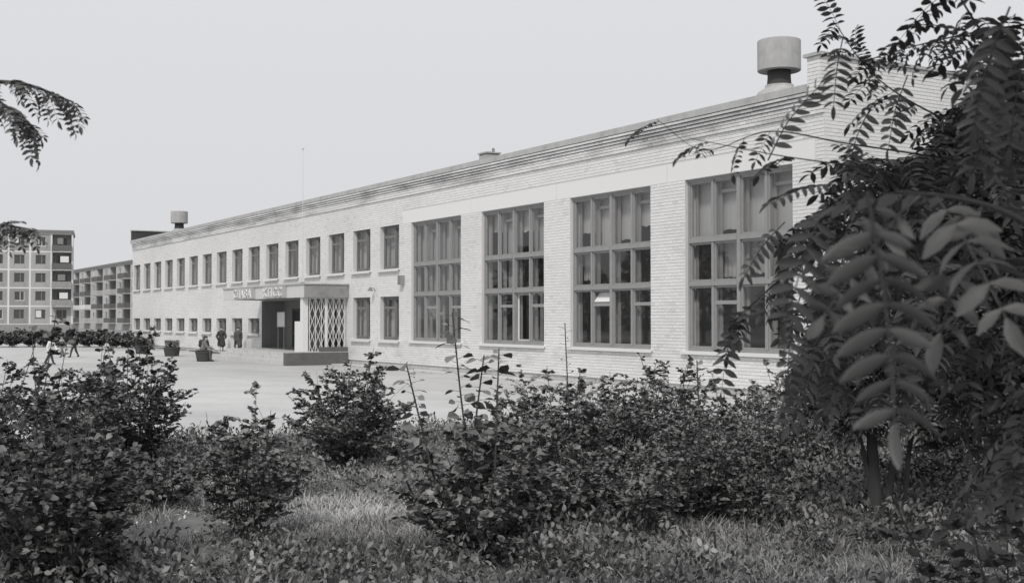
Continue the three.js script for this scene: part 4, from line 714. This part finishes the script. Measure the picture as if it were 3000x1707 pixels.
    for (let k = 0; k < 1700; k++) { const a = r() * 6.283, y = 0.14 + 0.86 * r(), rad = hh * 0.42 * Math.sqrt(r()) * Math.pow(Math.sin(Math.PI * Math.min(0.98, 0.1 + y * 0.88)), 0.6) * (0.8 + 0.5 * fbm(Math.cos(a) * 2, y * 5, Math.sin(a) * 2 + i, 3)); sp.push({ m: basis(V(Math.cos(a), r() - 0.6, Math.sin(a)).normalize(), V(r() * 2 - 1, 1, r() * 2 - 1), 0.42 + 0.2 * r(), V(Math.cos(a) * rad, y * hh, Math.sin(a) * rad)), c: 0.6 + r() * 0.7 }); }
    leafCloud('crown', broadLeaf, LM.far, sp, tr);
  }
}
// ------------------------------------------------------------------ grass, weeds and litter
{
  const r = rngOf(7), rr = (a, b) => a + (b - a) * r(), blades = [];
  const tuft = (n, h, spread, w) => { const P = [], I = []; for (let i = 0; i < n; i++) { const a = r() * 6.283, b = r() * spread, x = Math.cos(a) * b * 0.4, z = Math.sin(a) * b * 0.4, hh = h * rr(0.5, 1.1), ex = x + Math.cos(a) * b * rr(0.6, 1.6), ez = z + Math.sin(a) * b * rr(0.6, 1.6), px = -Math.sin(a) * w, pz = Math.cos(a) * w, q = P.length / 3; P.push(x - px, 0, z - pz, x + px, 0, z + pz, (x + ex) / 2 - px * 0.8, hh * 0.65, (z + ez) / 2 - pz * 0.8, (x + ex) / 2 + px * 0.8, hh * 0.65, (z + ez) / 2 + pz * 0.8, ex, hh * rr(0.7, 1), ez); I.push(q, q + 1, q + 2, q + 1, q + 3, q + 2, q + 2, q + 3, q + 4); } const g = new THREE.BufferGeometry(); g.setAttribute('position', new THREE.Float32BufferAttribute(P, 3)); g.setIndex(I); g.computeVertexNormals(); return g; };
  const grassG = tuft(10, 0.12, 0.2, 0.004), weedG = mergeGeometries(Array.from({ length: 15 }, (_, i) => { const s = 0.036 + 0.016 * Math.abs(Math.sin(i * 2.1)); return (i % 3 ? narrowLeaf : broadLeaf).clone().scale(s, s, s).rotateX(0.9 * Math.sin(i * 4.3)).rotateZ(0.5 + 0.8 * Math.sin(i * 3)).translate(0.012 + 0.03 * Math.abs(Math.sin(i * 1.3)), 0.02 + 0.015 * i, 0).rotateY(i * 2.4); }));
  const soilY = (x, z) => GROUND + 0.012 + 0.05 + 0.09 * fbm(x * 0.6, z * 0.6, 1.9, 4) - 0.006;
  const dry = [onGround(1080, 1530), onGround(1180, 1420), onGround(620, 1470)], straw = (x, z) => Math.max(...dry.map((d) => Math.exp(-((x - d.x) ** 2 + (z - d.z) ** 2) / 1.6))) * (0.75 + 0.9 * fbm(x * 1.3, z * 1.3, 3.9, 3));
  const spotsG = [], spotsW = [], m4 = new THREE.Object3D();
  const place = (x, z, s) => { m4.position.set(x, soilY(x, z), z); m4.rotation.set(rr(-0.2, 0.2), r() * 6.283, rr(-0.2, 0.2)); m4.scale.setScalar(s); m4.updateMatrix(); return m4.matrix.clone(); };
  let tries = 0;
  while (spotsG.length < 27000 && tries++ < 200000) {
    const D = 8.6 + 17 * Math.pow(r(), 0.8), x = rr(-0.52, 0.52) * D, p = EYE.clone().addScaledVector(V(FWD.x, 0, FWD.z).normalize(), D).addScaledVector(RIGHT, x);
    if (p.x < 2.0) continue; const n = fbm(p.x * 0.42, p.z * 0.42, 12.5, 4);
    if (r() > 0.4 + 1.7 * n + 0.5 * straw(p.x, p.z)) continue;
    spotsG.push({ m: place(p.x, p.z, rr(0.35, 1.5) * (1 + n)), c: Math.max(0.3, 0.72 + 1.3 * straw(p.x, p.z) + 1.2 * fbm(p.x * 0.35, p.z * 0.35, 31.2, 3) + rr(-0.3, 0.35)) });
  }
  tries = 0;
  while (spotsW.length < 8500 && tries++ < 90000) {
    const D = 8.6 + 15 * Math.pow(r(), 0.9), x = rr(-0.52, 0.52) * D, p = EYE.clone().addScaledVector(V(FWD.x, 0, FWD.z).normalize(), D).addScaledVector(RIGHT, x);
    if (p.x < 2.2) continue; const n = fbm(p.x * 0.5, p.z * 0.5, 44.5, 4) + 0.12 * (x / D); if (r() > 0.34 + 2.2 * n - 0.25 * straw(p.x, p.z)) continue;
    spotsW.push({ m: place(p.x, p.z, rr(0.45, 1.7)), c: rr(0.3, 1.25) + (r() < 0.03 ? 0.8 : 0) });
  }
  const spotsL = []; tries = 0;
  while (spotsL.length < 20000 && tries++ < 90000) {
    const D = 8.6 + 16 * Math.pow(r(), 0.85), x = rr(-0.52, 0.52) * D, p = EYE.clone().addScaledVector(V(FWD.x, 0, FWD.z).normalize(), D).addScaledVector(RIGHT, x);
    if (p.x < 1.9 || r() > 0.5 + 1.5 * fbm(p.x * 0.9, p.z * 0.9, 71, 3)) continue;
    m4.position.set(p.x, soilY(p.x, p.z) + rr(0.004, 0.05), p.z); m4.rotation.set(rr(-0.7, 0.7), r() * 6.283, rr(-0.7, 0.7)); m4.scale.setScalar(rr(0.02, 0.065)); m4.updateMatrix(); spotsL.push({ m: m4.matrix.clone(), c: Math.pow(r(), 2.5) * 2.4 + 0.3 });
  }
  const lt = leafCloud('leaf_litter', narrowLeaf, LM.grass, spotsL, scene); tag(lt, 'dry fallen leaves and bits scattered over the garden soil', 'leaf litter', null, 'stuff');
  const g = leafCloud('grass', grassG, LM.grass, spotsG, scene); tag(g, 'dry pale grass growing over the garden soil', 'grass', null, 'stuff');
  const w = leafCloud('weeds', weedG, LM.weed, spotsW, scene); tag(w, 'low broad leaved weeds among the dry grass', 'weeds', null, 'stuff');
  const spotsE = []; for (let i = 0; i < 900; i++) { const x = rr(-75, -44.2), a = fbm(x * 0.4, 3, 3, 3); if (r() > 0.4 + 2 * a) continue; m4.position.set(x, GROUND + 0.06, 0.3 + 0.5 * r()); m4.rotation.set(0, r() * 6.28, 0); m4.scale.setScalar(rr(0.6, 1.4)); m4.updateMatrix(); spotsE.push({ m: m4.matrix.clone(), c: rr(0.4, 0.8) }); }
  const e = leafCloud('wall_grass', grassG, LM.grass, spotsE, scene); tag(e, 'thin grass along the foot of the brick wall beside the porch', 'grass', null, 'stuff');
}
scene.traverse((o) => { if (o.isMesh) o.castShadow = o.receiveShadow = true; });
renderer.render(scene, camera);
